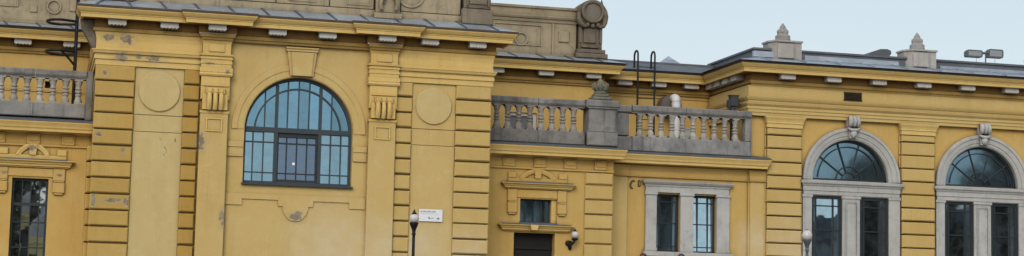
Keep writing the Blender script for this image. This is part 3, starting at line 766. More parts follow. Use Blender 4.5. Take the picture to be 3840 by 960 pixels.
u.lathe(14.36, 1.28, [(.16,7.84),(.19,7.88),(.12,7.93),(.13,7.98),(.19,8.03),(.15,8.10),(.09,8.13),(.10,8.18),(.04,8.24),(.001,8.27)], 10)
for i in range(7):
    a = 2*PI*i/7; u.tube([(14.36+.08*math.cos(a),1.28+.08*math.sin(a),7.92),(14.36+.17*math.cos(a),1.28+.17*math.sin(a),8.02),(14.36+.22*math.cos(a),1.28+.22*math.sin(a),8.13)], [.05,.06,.02], 6)
part(u, 'finial', stone('mossy_carved_stone', (.23,.225,.17), (.10,.10,.085), .7), None, PD)
p = MB(); p.cbox(14.92, 15.38, 1.90, 2.3, 6.86, 7.48, .02); p.cbox(14.86, 15.46, 1.86, 2.34, 6.455, 6.84, .025); p.cbox(14.87, 15.45, 1.86, 2.34, 7.48, 7.68, .03)
p.cbox(14.80, 14.95, 1.6, 1.95, 6.455, 7.66, .02)
part(p, 'pedestal', M_grey, 'plain stone pedestal set back beside the urn pedestal')

# ---- rear hall -------------------------------------------------------------------
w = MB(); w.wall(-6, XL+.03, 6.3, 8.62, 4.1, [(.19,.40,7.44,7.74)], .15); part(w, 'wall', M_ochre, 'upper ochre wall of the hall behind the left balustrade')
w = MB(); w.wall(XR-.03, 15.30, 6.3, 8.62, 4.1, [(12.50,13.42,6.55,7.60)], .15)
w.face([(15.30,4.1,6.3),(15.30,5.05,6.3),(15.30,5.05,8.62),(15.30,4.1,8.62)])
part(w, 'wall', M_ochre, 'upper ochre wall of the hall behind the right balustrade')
w = MB(); w.wall(15.30, 18.95, 6.3, 8.62, 5.05, [], .15); part(w, 'wall', M_ochre, 'shaded upper wall between hall and right wing')
k = MB(); k.box(-6, XL+.03, 4.075, 4.102, 7.46, 7.50); k.box(-6, XL+.03, 4.085, 4.102, 7.505, 7.56); part(k, 'string_course', M_ochre); k = MB(); k.box(15.31, 18.92, 5.02, 5.052, 8.345, 8.375); part(k, 'string_course', M_ochre)
run_cornice([(-6, 4.1), (XL+.02, 4.1)], -.004)
run_cornice([(XR-.02, 4.1), (15.28, 4.1), (15.28, 5.05), (18.94, 5.05)], -.004)
for x in (.81, -.41, -1.63): mod(x, 3.94)
for x in (12.17, 13.59, 14.97): mod(x, 3.94)
for x in (16.2, 17.23, 18.22): mod(x, 4.89)
hip_roof(-7, XL+.5, 3.49, 4.6, 9.058, .55, 9.22, M_zinc)
hip_roof(XR+.30, 15.90, 3.49, 6.0, 9.058, .62, 9.24, M_zinc)
m = MB(); m.face([(15.3,4.44,9.058),(19.6,4.44,9.058),(19.6,5.6,9.44),(15.3,5.6,9.44)]); m.face([(15.3,5.6,9.44),(19.6,5.6,9.44),(19.6,12,9.45),(15.3,12,9.45)])
m.box(15.3, 19.5, 5.55, 5.62, 9.43, 9.475)
part(m, 'roof', M_roofdark)
def rear_attic(x0, x1, label=None):
    a = MB()
    a.box(x0, x1, 4.15, 4.7, 9.16, 9.29); a.box(x0, x1, 4.22, 4.7, 9.29, 10.17)
    a.sweep([(0,10.17),(.03,10.18),(.04,10.21),(.02,10.22),(.02,10.26),(.06,10.28),(.09,10.33),(.09,10.36),(.03,10.37),(.03,10.55),(.07,10.56),(.08,10.62),(0,10.64)], [(x0,4.22),(x1,4.22)])
    return a
def edge_rect(mb, x0, x1, z0, z1, y, t=.025, d=.025):
    mb.box(x0, x1, y-d, y+.005, z1-t, z1); mb.box(x0, x1, y-d, y+.005, z0, z0+t); mb.box(x0, x0+t, y-d, y+.005, z0+t, z1-t); mb.box(x1-t, x1, y-d, y+.005, z0+t, z1-t)
a = rear_attic(10.9, 14.55)
a.box(13.84, 13.90, 4.19, 4.225, 9.30, 10.17)
edge_rect(a, 12.15, 13.55, 9.50, 10.10, 4.22, .03, .03)
a.cbox(14.03, 14.34, 4.175, 4.23, 9.65, 9.97, .02)
a.ring(12.95, 9.68, [(.15,4.225),(.15,4.18),(.19,4.18),(.19,4.225)], 0, 2*PI, 32)
part(a, 'attic', M_attic)
a = rear_attic(-6, 1.6)
a.ring(.32, 9.72, [(.15,4.225),(.15,4.18),(.19,4.18),(.19,4.225)], 0, 2*PI, 32)
a.cbox(-.28, -.10, 4.185, 4.23, 9.54, 9.71, .015); edge_rect(a, -1.6, -.58, 9.66, 10.1, 4.22, .03, .03)
a.cbox(.72, 1.1, 4.18, 4.23, 9.62, 10.1, .02)
part(a, 'attic', M_attic)
# scrolled end pier of the attic
a = MB()
a.cbox(14.50, 15.42, 3.98, 4.9, 9.22, 9.36, .02); a.cbox(14.54, 15.36, 4.02, 4.8, 9.36, 9.48, .02); a.cbox(14.60, 15.28, 4.10, 4.7, 9.48, 10.22, .02)
a.cbox(14.73, 15.08, 4.06, 4.12, 9.66, 10.08, .015); a.box(14.66, 15.16, 4.05, 4.11, 9.53, 9.60)
a.box(14.60, 14.66, 4.06, 4.11, 9.66, 10.15); a.box(15.19, 15.27, 4.06, 4.11, 9.66, 10.15)
n = 24
head = [(14.53,10.18)] + [(14.975 - .44*math.cos(PI*i/n), 10.46 + .43*math.sin(PI*i/n)) for i in range(n+1)] + [(15.34,10.18)]
a.prism(head[::-1], 4.06, 4.7)
a.ring(14.975, 10.55, [(.25,4.06),(.25,3.99),(.30,3.97),(.34,4.0),(.34,4.06)], 0, 2*PI, 32)
a.tube([(14.56,4.03,10.50),(14.55,4.0,10.35),(14.60,3.99,10.20),(14.70,4.0,10.13),(14.80,4.02,10.12)], [.05,.06,.07,.06,.04], 8)
a.tube([(15.33,4.03,10.60),(15.35,4.0,10.42),(15.32,3.99,10.25),(15.28,4.0,10.14),(15.14,4.02,10.12)], [.06,.07,.07,.06,.04], 8)
for x in (14.82, 14.975, 15.13): a.sphere((x, 4.03, 10.17 if x != 14.975 else 10.14), .065, 10, 8)
a.tube([(15.30,4.4,10.70),(15.34,4.4,10.85),(15.34,4.4,10.97)], [.09,.05,.01], 8)
AP = part(a, 'attic_pier', M_atticdark, 'soot stained scrolled pier with a round boss at the end of the attic')
a = MB(); n = 32
a.add([(14.975 + .245*math.cos(2*PI*i/n), 4.03, 10.55 + .245*math.sin(2*PI*i/n)) for i in range(n)], [list(range(n))])
part(a, 'boss', stone('brown_boss_stone', (.21,.185,.155), (.14,.12,.10), .5), None, AP)
# windows of the rear hall
wd = rect_window(12.50, 13.42, 6.55, 7.60, 4.16, (), (), .085, mat=M_white_f, gm=M_blind, label='white framed window behind the balustrade')
wd = rect_window(.19, .40, 7.44, 7.74, 4.2, (), (), .015, gm=M_door, label='small black opening behind the left balustrade')

# ---- right wing ------------------------------------------------------------------
WX0, WX1, WY = 18.92, 33.0, 2.15
WC = [21.96 + 4.045*i for i in range(3)]
w = MB(); xa = WX0
for i, c in enumerate(WC):
    x1 = WX1 if i == 2 else (WC[i+1]+c)/2
    w.arch_wall(xa, x1, 5.60, 8.60, WY, c, 5.93, 1.17, 5.92, .25)
    w.face([(xa,WY,0),(c-1.32,WY,0),(c-1.32,WY,5.60),(xa,WY,5.60)]); w.face([(c+1.30,WY,0),(x1,WY,0),(x1,WY,5.60),(c+1.30,WY,5.60)])
    w.face([(c-1.32,WY,0),(c+1.30,WY,0),(c+1.30,WY,1.9),(c-1.32,WY,1.9)])
    xa = x1
w.face([(WX0,5.1,6.3),(WX0,WY,6.3),(WX0,WY,8.6),(WX0,5.1,8.6)])
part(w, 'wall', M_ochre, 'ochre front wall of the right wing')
def cap_pier(x0, x1, label=None):
    s_ = MB(); stones(s_, x0, x1, 2.02, 2.16, [7.31] + [7.10-.37*i for i in range(19)], .032, .024)
    stones(s_, x0-.05, x0-.005, 2.10, 2.16, [7.31] + [7.10-.37*i for i in range(19)], .032, .01)
    stones(s_, x1+.005, x1+.05, 2.10, 2.16, [7.31] + [7.10-.37*i for i in range(19)], .032, .01)
    P = part(s_, 'rusticated_pier', M_stone_b)
    c = MB(); c.sweep([(0,7.31),(.02,7.31),(.02,7.42),(.04,7.43),(.04,7.47),(.055,7.52),(.085,7.58),(.09,7.615),(0,7.62)], [(x0,WY),(x0,2.03),(x1,2.03),(x1,WY)])
    part(c, 'capital', M_trim, None, P)
PX = [(19.43,20.445), (23.475,24.49), (27.52,28.535), (31.6,32.6)]
for x0, x1 in PX: cap_pier(x0, x1)
e = MB()
e.sweep([(0,7.62),(.13,7.62),(.13,7.70),(.15,7.71),(.15,7.79),(.17,7.80),(.17,7.87),(.19,7.89),(.225,7.93),(.23,7.955),(.14,7.965),(.14,8.03),(.16,8.05),(.19,8.10),(.20,8.13),(.125,8.145),(.12,8.20),(.12,8.40),(.13,8.45),(0,8.46)],
        [(WX0+.06, 5.05), (WX0+.06, WY), (WX1, WY)])
part(e, 'frieze', M_wall, 'pale yellow frieze of the right wing')
run_cornice([(WX0+.06, 5.06), (WX0+.06, 2.06), (WX1, 2.06)])
for x in (19.92, 21.29, 22.66, 24.03, 25.40, 26.77, 28.14): mod(x, 1.90)
for y in (2.72, 3.35, 3.98, 4.6): mod(WX0-.10, y, -PI/2)
v = MB(); v.box(21.69, 22.25, 2.0, 2.035, 8.175, 8.195)
for i in range(6): v.add([(21.70,2.005,8.20+.033*i),(22.24,2.005,8.20+.033*i),(22.24,2.028,8.225+.033*i),(21.70,2.028,8.225+.033*i)], [(0,1,2,3)])
v.box(21.69, 22.25, 2.012, 2.034, 8.397, 8.41)
part(v, 'vent_grille', M_door)
def wing_window(c, label, gfan, gl, gr_, til, tir):
    # stone surround: archivolt, impost, jambs, middle pilaster
    s = MB(); y0 = 2.06
    s.box(c-1.40, c+1.40, 2.062, WY+.24, 5.497, 5.598)
    s.ring(c, 5.94, [(1.145,WY+.2),(1.145,y0+.05),(1.19,y0+.02),(1.24,y0+.02),(1.25,y0),(1.37,y0-.02),(1.385,y0-.045),(1.455,y0-.05),(1.47,y0-.02),(1.47,WY)], 0, PI, 48)
    s.sweep([(0,5.52),(.02,5.52),(.02,5.62),(.04,5.63),(.04,5.75),(.06,5.765),(.075,5.80),(.115,5.83),(.125,5.89),(.08,5.905),(0,5.93)], [(c-1.43,WY+.02),(c-1.43,2.05),(c+1.42,2.05),(c+1.42,WY+.02)])
    for x0, x1 in ((c-1.46, c-1.19), (c+1.13, c+1.47)):
        s.cbox(x0, x1, 2.05, WY+.2, 2.0, 5.46, .012); s.cbox(x0-.02, x1+.02, 2.03, WY+.2, 5.44, 5.52, .01)
    s.cbox(c-.275, c+.255, 2.06, WY+.2, 2.0, 5.46, .012); s.cbox(c-.30, c+.28, 2.035, WY+.2, 5.43, 5.52, .012)
    edge_rect(s, c-.19, c+.17, 2.2, 5.36, 2.06, .03, .02)
    s.cbox(c-.15, c+.13, 2.04, 2.065, 2.25, 5.27, .012)
    s.cbox(c-1.50, c+1.50, 1.98, WY+.2, 1.85, 2.0, .02)
    part(s, 'window_surround', M_jamb)
    k = MB()
    k.prism([(c-.10,7.12),(c+.10,7.12),(c+.17,7.62),(c-.17,7.62)], 1.97, WY)
    for x in (-.10, 0, .10): k.tube([(c+x*.9,1.99,7.71),(c+x,1.90,7.68),(c+x*1.1,1.86,7.58),(c+x*1.1,1.90,7.48),(c+x,1.97,7.44)], [.04,.062,.068,.06,.03], 10)
    k.tube([(c-.17,1.94,7.40),(c-.08,1.91,7.35),(c,1.90,7.34),(c+.08,1.91,7.35),(c+.17,1.94,7.40)], [.03,.045,.05,.045,.03], 8)
    k.lathe(c, 1.95, [(.001,7.12),(.05,7.14),(.085,7.20),(.095,7.27),(.07,7.33)], 12)
    part(k, 'keystone', M_jamb)
    # fanlight
    f = MB(); y = WY + .10; cz = 5.94
    f.ring(c, cz, [(1.08,y+.06),(1.08,y),(1.144,y),(1.144,y+.06)], 0, PI, 40)
    f.box(c-1.144, c+1.144, y, y+.06, cz-.01, cz+.055)
    f.ring(c, cz+.03, [(.915,y+.05),(.915,y+.015),(.945,y+.015),(.945,y+.05)], .06, PI-.06, 36)
    f.ring(c, cz+.03, [(.36,y+.05),(.36,y+.015),(.39,y+.015),(.39,y+.05)], .1, PI-.1, 24)
    f.ring(c, cz+.03, [(.20,y+.05),(.20,y+.015),(.225,y+.015),(.225,y+.05)], .2, PI-.2, 16)
    for a in (36, 72, 108, 144):
        a = math.radians(a); d = Vector((math.cos(a), 0, math.sin(a))); n = Vector((-d.z, 0, d.x))*.016
        o = Vector((c, 0, cz+.03))
        for yy in (y+.012,):
            p = [o + d*.22 + n, o + d*.22 - n, o + d*1.09 - n, o + d*1.09 + n]
            f.add([(q.x, yy, q.z) for q in p] + [(q.x, y+.05, q.z) for q in p], [(0,1,2,3),(0,3,7,4),(1,5,6,2)])
    W = part(f, 'fanlight', M_frame, label)
    p = MB(); fan_pane(p, c, cz+.02, 1.11, y+.045, (random.uniform(-.01,.01), random.uniform(-.006,.006))); part(p, 'pane', gfan, None, W)
    k = MB(); k.box(c-1.14, c+1.14, WY+.252, WY+.26, 5.9, 7.15); part(k, 'backing', M_dark, None, W)
    # lower lights
    for x0, x1, gm, tl, nm in ((c-1.19, c-.275, gl, til, 'left'), (c+.255, c+1.13, gr_, tir, 'right')):
        rect_window(x0, x1, 2.0, 5.50, 2.115, (x0+.15, x1-.25), (5.22, 4.55, 3.55), .085, .016, gm=gm, tilt=tl)
wing_window(WC[0], 'fanlight mirroring sky and a dark tree crown', M_glass_d, M_glass_w, M_glass_m, (.008,-.02), (-.004,0))
wing_window(WC[1], 'fanlight near the right edge mirroring dim foliage', M_glass_d, M_glass_m, M_glass_m, (-.002,0), (-.008,0))
wing_window(WC[2], 'fanlight beyond the right edge', M_glass_d, M_glass_d, M_glass_d, (-.004,0), (-.004,0))
# metal apron roof and parapet of the wing
m = MB()
a_ = [(WX0-.56, 5.3), (WX0-.56, 1.44), (WX1, 1.44)]; b_ = [(WX0+.35, 5.3), (WX0+.35, 2.45), (WX1, 2.45)]
for i in range(2): m.face([(*a_[i],9.058),(*a_[i+1],9.058),(*b_[i+1],9.30),(*b_[i],9.30)])
x = 19.3
while x < WX1:
    m.add([(x-.013,1.43,9.05),(x+.013,1.43,9.05),(x+.013,1.43,9.10),(x-.013,1.43,9.10),(x-.013,2.45,9.30),(x+.013,2.45,9.30),(x+.013,2.45,9.34),(x-.013,2.45,9.34)], [(0,1,2,3),(0,3,7,4),(1,5,6,2),(3,2,6,7)]); x += 1.02
m.box(WX0+.35, WX1, 2.45, 9, 9.2, 9.30)
part(m, 'roof', M_zinc, 'metal roof apron of the right wing')
p = MB()
p.box(WX0+.30, WX1, 2.50, 2.60, 9.285, 9.52); p.box(WX0+.30, WX0+.40, 2.60, 6, 9.285, 9.52)
p.box(WX0+.24, WX1, 2.44, 2.66, 9.522, 9.575); p.box(WX0+.24, WX0+.46, 2.66, 6, 9.522, 9.575)
part(p, 'parapet', M_roofdark)
p = MB(); p.box(20.72, 23.60, 2.47, 2.499, 9.31, 9.44); p.box(19.15, 19.75, 2.40, 2.499, 9.31, 9.47); p.box(24.9, 28, 2.47, 2.499, 9.31, 9.40)
part(p, 'parapet_panel', M_zinc)
def pedestal(xc, label):
    b = MB(); hw = .445
    b.slab([(xc-hw,2.55),(xc-hw+.14,2.30),(xc+hw,2.30),(xc+hw,2.95),(xc-hw,2.95)], 9.26, 9.75)
    b.slab([(xc-hw-.03,2.53),(xc-hw+.12,2.26),(xc+hw+.03,2.26),(xc+hw+.03,2.98),(xc-hw-.03,2.98)], 9.752, 9.80)
    b.slab([(xc-.28,2.28),(xc-.2,2.24),(xc+.16,2.24),(xc+.24,2.28),(xc+.24,2.30),(xc-.28,2.30)], 9.30, 9.70)
    P = part(b, 'pedestal', M_ped, label)
    f = MB()
    f.lathe(xc, 2.6, [(.22,9.80),(.22,9.87),(.205,9.89),(.215,9.93),(.205,9.97),(.165,10.0),(.15,10.02),(.16,10.06),(.15,10.11),(.125,10.15),(.085,10.19),(.09,10.21),(.065,10.25),(.04,10.29),(.015,10.33),(.001,10.335)], 12)
    for i in range(5):
        a = 2*PI*i/5 + .5; f.sphere((xc+.10*math.cos(a), 2.6+.10*math.sin(a), 10.08), .075, 8, 6)
    part(f, 'finial', M_finial, None, P)
pedestal(20.10, 'stone pedestal with finial at the corner of the right wing')
pedestal(24.24, 'stone pedestal with finial near the floodlights')
pedestal(28.35, 'stone pedestal beyond the right edge')

# ------------------------------------------------------------------ things on and in front of the building
def street_lamp(x, y, zc, label, metal, cap=True, r=.105):
    t = thing('street_lamp', label, 'street lamp', (x, y, 0), 'globe street lamps before the facade')
    m = MB(); m.lathe(0,0,[(.16,0),(.16,.12),(.11,.16),(.11,.55),(.075,.62),(.055,.70),(.045,1.0),(.032,zc-.42),(.032,zc-.36),(.05,zc-.34),(.035,zc-.31),(.045,zc-.24),(.075,zc-.17),(.098,zc-.11),(.10,zc-.085),(.07,zc-.08)],16); m.build('post', metal, t)
    m = MB(); m.sphere((0,0,zc), r, 24, 16); m.build('globe', M_globe, t)
    m = MB()
    if cap: m.lathe(0,0,[(.066,zc+.075),(.062,zc+.095),(.035,zc+.13),(.018,zc+.165),(.02,zc+.175),(.001,zc+.20)],12)
    else: m.lathe(0,0,[(.04,zc+.095),(.03,zc+.11),(.015,zc+.13),(.001,zc+.15)],12)
    m.build('cap', metal if cap else M_fgrey, t)
street_lamp(7.93, -6, 3.955, 'black street lamp with frosted globe overlapping the white sign', M_black)
street_lamp(17.02, -6, 3.91, 'grey street lamp with white globe before the arched window of the right wing', M_fgrey, False, .118)
# wall lantern
t = thing('wall_lantern', 'black iron wall lantern with white globe beside the dark door', 'lantern', (13.64, 1.4, 3.9))
m = MB(); m.lathe(0,0,[(.001,-.19),(.035,-.17),(.05,-.10),(.045,-.03),(.06,.0),(.05,.06)],12); m.tube([(-.03,-.02,.0),(-.06,-.10,-.02),(-.02,-.17,-.05),(.04,-.20,.02),(.07,-.20,.10)], .035, 8)
m.sphere((-.06,-.03,.0), .075, 12, 8); m.lathe(.07,-.20,[(.03,.06),(.085,.09),(.095,.12),(.06,.13)],14); m.build('bracket', M_black, t)
m = MB(); m.sphere((.07,-.20,.22), .098, 20, 14); m.build('globe', M_globe, t)
m = MB(); m.lathe(.07,-.20,[(.06,.295),(.05,.32),(.02,.34),(.015,.37),(.001,.40)],12); m.build('cap', M_black, t)
# sign on the panel
t = thing('sign', 'white rectangular enamel plaque with grey print on the pale panel', 'sign', (9.60, .03, 4.40))
m = MB(); m.cbox(-.30, .30, -.035, .0, -.152, .152, .006); m.build('board', M_sign, t)
m = MB()
random.seed(3); x = -.255
while x < .115:                                        # heading: a line of illegible capitals
    w_ = random.uniform(.012,.02); m.box(x, x+w_*.45, -.0375, -.0352, .075, .108); m.box(x+w_*.45, x+w_, -.0375, -.0352, .075+random.choice((0,.012)), .088+random.choice((0,.02))); x += w_ + .006
m.build('heading', M_ink, t)
m = MB()
x = -.255
while x < .20:
    w_ = random.uniform(.02,.045); m.box(x, x+w_, -.0372, -.0352, .035, .046); x += w_+.012
m.build('text_line', M_ink2, t)
m = MB(); m.prism([(-.065,-.07),(-.03,-.095),(-.005,-.085),(-.02,-.06),(-.045,-.03),(-.06,-.04)], -.0375, -.0352)
for i in range(3): m.box(.0+.026*i, .018+.026*i, -.0372, -.0352, -.08, -.058)
m.lathe(.20, -.036, [(.001,0)], 3)
n = 12; m.add([(.19+.028*math.cos(2*PI*i/n), -.0375, -.072+.028*math.sin(2*PI*i/n)) for i in range(n)], [list(range(n))])
m.box(.14, .158, -.0372, -.0352, -.085, -.065); m.build('emblem', M_ink, t)
# ladders
t = thing('ladder', 'black ladder with hooked tops leaning over the cornice behind the right balustrade', 'ladder', (16.44, 4.36, 6.47))
for x in (0, .505):
    m = MB(); H = 2.98
    pts = [(x,0,0),(x,0,1.5),(x,0,H)] + [(x, .16-.16*math.cos(PI*i/8), H+.15*math.sin(PI*i/8)) for i in range(1,9)] + [(x,.32,H-.36)]
    m.tube(pts, .028, 8); m.build('rail', M_black, t)
for i in range(9):
    m = MB(); m.tube([(0,0,.25+.30*i),(.505,0,.25+.30*i)], .011, 6); m.build('rung', M_black, t)
t = thing('ladder', 'black caged ladder rising at the left corner of the projecting block', 'ladder', (.89, 2.5, 6.47))
for y in (-.22, .22):
    m = MB(); m.tube([(0,y,0),(0,y,4.4)], .04, 8); m.build('rail', M_black, t)
for i in range(14):
    m = MB(); m.tube([(0,-.22,.25+.30*i),(0,.22,.25+.30*i)], .013, 6); m.build('rung', M_black, t)
for z in (1.82, 2.59, 3.36):
    m = MB(); pts = [(.0,-.22,z)] + [(-.38-.35*math.sin(PI*i/16), -.40*math.cos(PI*i/16), z) for i in range(17)] + [(.0,.22,z)]
    m.tube(pts, .034, 8); m.build('cage_hoop', M_black, t)
m = MB(); m.tube([(0,-.22,1.46),(-.20,-.30,1.68),(-.36,-.38,1.82)], .028, 8); m.build('brace', M_black, t)
m = MB(); m.tube([(-.36,-.38,1.85),(0,-.22,1.85)], .024, 8); m.build('brace', M_black, t)
# ventilation duct
t = thing('ventilation_duct', 'white and grey ventilation duct bending out of the wall behind the right balustrade', 'duct', (17.60, 4.7, 6.47))
m = MB()
m.tube([(-.04,.33,1.62),(-.04,.10,1.64),(-.04,-.08,1.62)], .31, 24); m.build('collar', M_collar, t)
m = MB(); m.tube([(.02,-.30,.35),(.02,-.30,1.0),(.02,-.30,1.72),(.02,-.27,1.80),(.02,-.20,1.83),(.02,.0,1.83)], [.13,.13,.13,.13,.125,.12], 18)
for z in (1.45, 1.72, .9): m.tube([(.02,-.30,z),(.02,-.30,z+.035)], .142, 18)
m.build('pipe', M_ductw, t)
m = MB(); m.tube([(.02,-.30,.36),(.0,-.30,.22),(-.14,-.30,.14),(-.4,-.30,.14)], .135, 16); m.build('elbow', M_ductw, t)
m = MB(); m.box(.10,.52,-.25,.15,.25,.95); m.box(.08,.54,-.27,.17,.95,.98); m.build('fan_box', M_duct, t)
# floodlight on a post on the terrace
t = thing('terrace_floodlight', 'dark floodlight on a stout post at the end of the right terrace', 'floodlight', (18.52, 2.36, 6.47)); t.scale = (.74, .74, .98)
m = MB(); m.tube([(0,0,0),(0,0,1.15),(.02,0,1.3)], [.09,.09,.10], 12); m.cbox(-.085,.085,-.09,.09,.95,1.45,.02); m.build('post', M_fdark, t)
m = MB(); m.cbox(-.20,-.12,-.12,.1,1.38,1.60,.01); m.cbox(-.12,.20,-.15,.1,1.42,1.72,.02); m.box(-.16,.22,-.16,.1,1.72,1.745); m.cbox(.16,.24,-.13,.1,1.48,1.64,.01); m.build('lamp_head', M_fdark, t)
# pair of floodlights on the wing roof
t = thing('roof_floodlight', 'pair of grey floodlights on a short post above the right wing roof', 'floodlight', (26.53, 2.8, 9.30))
m = MB(); m.tube([(0,0,0),(0,0,.60)], .02, 8); m.tube([(-.10,0,.60),(.10,0,.62)], .035, 8); m.tube([(-.3,0,.0),(-.3,0,.45)], .006, 6); m.tube([(.3,0,.0),(.3,0,.45)], .006, 6); m.build('post', M_fgrey, t)
for sgn, x0, x1, z0, z1, dz in ((-1,-.61,-.10,.47,.68,0), (1,.08,.57,.49,.74,.01)):
    m = MB(); m.prism([(x0+.0,z0+.02),(x0+.03,z0),(x1-.03,z0),(x1,z0+.05),(x1,z1-.04),(x1-.03,z1),(x0+.06,z1),(x0,z1-.06)], -.02, .16); H = m.build('lamp_head', M_fgrey, t)
    m = MB(); m.box(x0+.05, x1-.05, -.028, -.019, z0+.035, z1-.04); m.build('lens', M_fglass, H)
# pyramid roof vent and low hatch
t = thing('roof_vent', 'small pyramid capped metal roof vent on the low roof beside the ladder', 'roof vent', (18.15, 6.6, 9.44))
m = MB(); m.add([(-.30,-.3,.14),(.30,-.3,.14),(.30,.3,.14),(-.30,.3,.14),(0,0,.40)], [(0,1,4),(1,2,4),(2,3,4),(3,0,4),(3,2,1,0)]); m.build('cap', M_zinc, t)
m = MB(); m.box(-.24,.24,-.24,.24,0,.14); m.build('base', M_edge, t)
t = thing('roof_hatch', 'dark curved roof hatch standing open on the right wing roof', 'roof hatch', (23.2, 3.1, 9.30))
m = MB(); m.box(-.28,.28,-.2,.3,0,.32); m.build('base', M_roofdark, t)
m = MB()
prof = [(-.44,.30),(-.22,.44),(.02,.53),(.24,.54),(.34,.50),(.36,.42),(.30,.34)]
m.prism(prof[::-1], -.26, .35); m.build('lid', M_lead, t)
# curled iron brackets below the stone window
for x, z, s in ((16.92, 3.60, 1), (15.88, 3.58, -1)):
    t = thing('iron_bracket', ('dark red curled iron bracket under the middle of the paired stone window' if s > 0 else 'dark red curled iron bracket at the left end of the stone window sill'), 'bracket', (x, 2.0, z), 'curled iron brackets below the stone window')
    m = MB(); pts = [(-.07*s,.0,-.5),(-.07*s,-.02,.0)] + [(-.07*s+.09*s*(1-math.cos(PI*i/8)), -.03, .04+.10*math.sin(PI*i/8)) for i in range(9)] + [(.10*s,-.03,-.04),(.05*s,-.03,-.05)]
    m.tube(pts, .02, 8); m.build('scroll', M_rust, t)
    m = MB(); m.box(-.09*s-.02, -.09*s+.06, .0, .10, -.52, -.44); m.build('fixing', M_rust, t)

# ------------------------------------------------------------------ across the square: what the panes mirror
def leaf_mat(name, base):
    s = NT(name); p = s.pos()
    c = s.mix(s.ramp(s.noise(p, .9, 3), .35, .65), base, (base[0]*.45, base[1]*.5, base[2]*.45)); s.bsdf(c, .6); return s.m
M_leaf = leaf_mat('leaf_green', (.055,.075,.030)); M_bark = simple('bark', (.07,.055,.042), .9, 0, .5, 5)
def tree_mesh(seed, h, r, n):
    rnd = random.Random(seed); L = MB(); T = MB()
    T.tube([(0,0,0),(.1,.05,h*.3),(.0,.1,h*.6),(.1,0,h*.85)], [.32,.24,.15,.05], 8)
    cl = []
    for i in range(26):
        a = rnd.uniform(0, 2*PI); z = rnd.uniform(.32, .98); q = r*math.sqrt(max(.05, 1-((z-.6)/.42)**2))*rnd.uniform(.35, 1)
        c = Vector((q*math.cos(a), q*math.sin(a), h*z)); cl.append(c)
        T.tube([(.05,.05,h*(z*.62)), (c*.5 + Vector((0,0,h*z*.40))), c], [.10,.06,.02], 5)
    for c in cl:
        R = rnd.uniform(.7, 1.25)*r*.34
        for k in range(n):
            d = Vector((rnd.gauss(0,1), rnd.gauss(0,1), rnd.gauss(0,.8))).normalized()*R*rnd.uniform(.3,1)
            o = c + d; u = Vector((rnd.gauss(0,1),rnd.gauss(0,1),rnd.gauss(0,1))).normalized()*rnd.uniform(.16,.32); v = u.orthogonal().normalized()*rnd.uniform(.11,.20)
            L.face([o-u, o-v, o+u, o+v])
    return T, L
kinds = []
for i, (h, r) in enumerate(((13.5,3.3), (15.5,4.5))):
    T, L = tree_mesh(i+3, h, r, 330)
    kinds.append((T, L))
tm = []
for i, (x, y, k, lb) in enumerate(((56,-62,1,'broad dark tree across the square mirrored in the left fanlight'), (66,-64,0,'slender tree across the square mirrored in the right fanlight'),
                               (31.9,-66,0,'tree across the square mirrored in the small window above the door'), (-2.5,-84,1,'tall tree behind the yellow pavilion mirrored in the narrow window'),
                               (40.6,-68,0,'tree across the square mirrored in the paired stone window'), (76,-70,1,'tree at the far end across the square'))):
    t = thing('tree', lb, 'tree', (x, y, 0), 'trees across the square'); t.rotation_euler.z = i*1.3
    if len(tm) <= k or tm[k] is None:
        while len(tm) <= 1: tm.append(None)
        tm[k] = (kinds[k][0].build('trunk', M_bark, t), kinds[k][1].build('crown', M_leaf, t))
    else:
        for o in tm[k]:
            c = o.copy(); col.objects.link(c); c.parent = t
t = thing('pavilion', 'small yellow domed pavilion across the square mirrored in the narrow left window', 'pavilion', (.1, -70, 0))
m = MB(); m.box(-1.25,1.25,-1.2,1.2,0,7.2); m.box(-1.45,1.45,-1.4,1.4,7.2,7.5)
m.build('wall', simple('bright_yellow_wall', (.85,.66,.30), .8, 0, .1, 2), t)
m = MB(); m.lathe(0,0,[(1.3,7.5),(1.2,8.0),(.85,8.6),(.4,8.95),(.16,9.1),(.14,9.6),(.001,10.0)],18); m.build('dome', M_ped, t)
for x in (-.62, .62):
    m = MB(); m.box(x-.3,x+.3,1.2,1.23,4.6,6.6); m.build('window', M_door, t)
t = thing('apartment_building', 'long grey house across the square mirrored in the lower panes of the right wing', 'building', (64, -72, 0))
m = MB(); m.box(-17,24,-6,0,0,8.6); m.build('wall', M_plinth, t)
m = MB(); m.prism([(-17.4,8.6),(24.4,8.6),(23,10.4),(-16,10.4)], -6.3, .3); m.build('roof', M_roofdark, t)
w0 = None
for i in range(13):
    for z in (1.2, 5.0):
        if w0 is None:
            m = MB(); m.box(-.6,.6,.0,.04,0,2.0); w0 = m.build('window', M_door, t); o = w0
        else: o = w0.copy(); col.objects.link(o); o.parent = t
        o.location = (-15.2+3*i, 0, z)

# ------------------------------------------------------------------ camera, light, world
F, YAW, PIT, ROLL = 6799.68, math.radians(14.8096), math.radians(6.2552), math.radians(1.3296)
fw = Vector((math.sin(YAW)*math.cos(PIT), math.cos(YAW)*math.cos(PIT), math.sin(PIT)))
r0 = Vector((math.cos(YAW), -math.sin(YAW), 0)); u0 = r0.cross(fw)
rt = r0*math.cos(ROLL) + u0*math.sin(ROLL); up = -r0*math.sin(ROLL) + u0*math.cos(ROLL)
cam = bpy.data.objects.new('camera', bpy.data.cameras.new('camera')); col.objects.link(cam)
cam.data.sensor_fit = 'HORIZONTAL'; cam.data.sensor_width = 36; cam.data.lens = F/3840*36; cam.data.clip_end = 3000; cam.data.clip_start = .1
M = Matrix.Identity(4)
for i, v in enumerate((rt, up, -fw)):
    for j in range(3): M[j][i] = v[j]
M.translation = (0, -44, 1.7); cam.matrix_world = M
scene.camera = cam

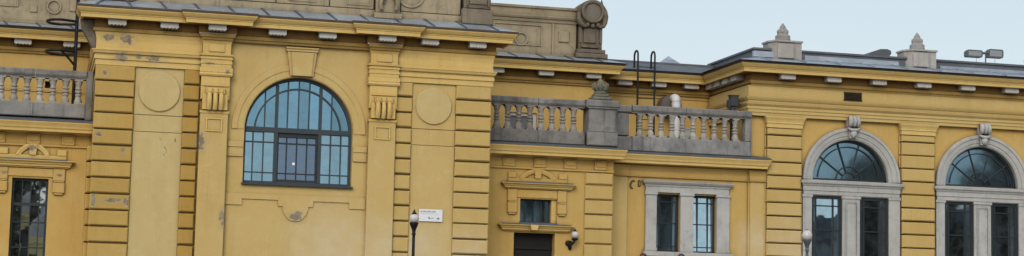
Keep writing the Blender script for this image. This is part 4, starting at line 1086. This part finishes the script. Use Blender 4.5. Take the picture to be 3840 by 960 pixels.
SUN_EL, SUN_AZ = math.radians(32), math.radians(205)     # azimuth measured from +Y clockwise: behind and left of the camera
w = bpy.data.worlds.new('World'); scene.world = w; w.use_nodes = True
nt = w.node_tree; bg = nt.nodes['Background']
sky = nt.nodes.new('ShaderNodeTexSky'); sky.sky_type = 'NISHITA'; sky.sun_disc = False
sky.sun_elevation = SUN_EL; sky.sun_rotation = SUN_AZ; sky.air_density = 1.0; sky.dust_density = 4.0; sky.ozone_density = 1.2
tc = nt.nodes.new('ShaderNodeTexCoord'); sp = nt.nodes.new('ShaderNodeMapping'); sp.inputs['Scale'].default_value = (1.6, 1.6, 5.0)
nz = nt.nodes.new('ShaderNodeTexNoise'); nz.inputs['Scale'].default_value = 1.3; nz.inputs['Detail'].default_value = 5
mr = nt.nodes.new('ShaderNodeMapRange'); mr.inputs[1].default_value = .3; mr.inputs[2].default_value = .7; mr.inputs[3].default_value = .48; mr.inputs[4].default_value = .58
mx = nt.nodes.new('ShaderNodeMix'); mx.data_type = 'RGBA'; mx.inputs[7].default_value = (4.95, 5.65, 6.0, 1)      # thin high haze over the clear sky
nt.links.new(tc.outputs['Generated'], sp.inputs[0]); nt.links.new(sp.outputs[0], nz.inputs[0]); nt.links.new(nz.outputs[0], mr.inputs[0]); sz = nt.nodes.new('ShaderNodeSeparateXYZ'); nt.links.new(tc.outputs['Generated'], sz.inputs[0])
gr_ = nt.nodes.new('ShaderNodeMapRange'); gr_.inputs[1].default_value = .14; gr_.inputs[2].default_value = .27; gr_.inputs[3].default_value = .30; gr_.inputs[4].default_value = 0   # haze thickens to the horizon
nt.links.new(sz.outputs[2], gr_.inputs[0])
ad = nt.nodes.new('ShaderNodeMath'); ad.use_clamp = True; nt.links.new(mr.outputs[0], ad.inputs[0]); nt.links.new(gr_.outputs[0], ad.inputs[1]); nt.links.new(ad.outputs[0], mx.inputs[0])
nt.links.new(sky.outputs[0], mx.inputs[6]); nt.links.new(mx.outputs[2], bg.inputs[0]); bg.inputs[1].default_value = .15
sd = bpy.data.lights.new('sun', 'SUN'); sd.energy = .74; sd.angle = math.radians(28); sd.color = (1.0, .96, .88)
so = bpy.data.objects.new('sun', sd); col.objects.link(so)
dvec = Vector((math.sin(SUN_AZ)*math.cos(SUN_EL), math.cos(SUN_AZ)*math.cos(SUN_EL), math.sin(SUN_EL)))
so.rotation_euler = dvec.to_track_quat('Z', 'Y').to_euler()
scene.view_settings.view_transform = 'Standard'; scene.view_settings.look = 'None'; scene.view_settings.exposure = 0
scene.render.engine = 'CYCLES'
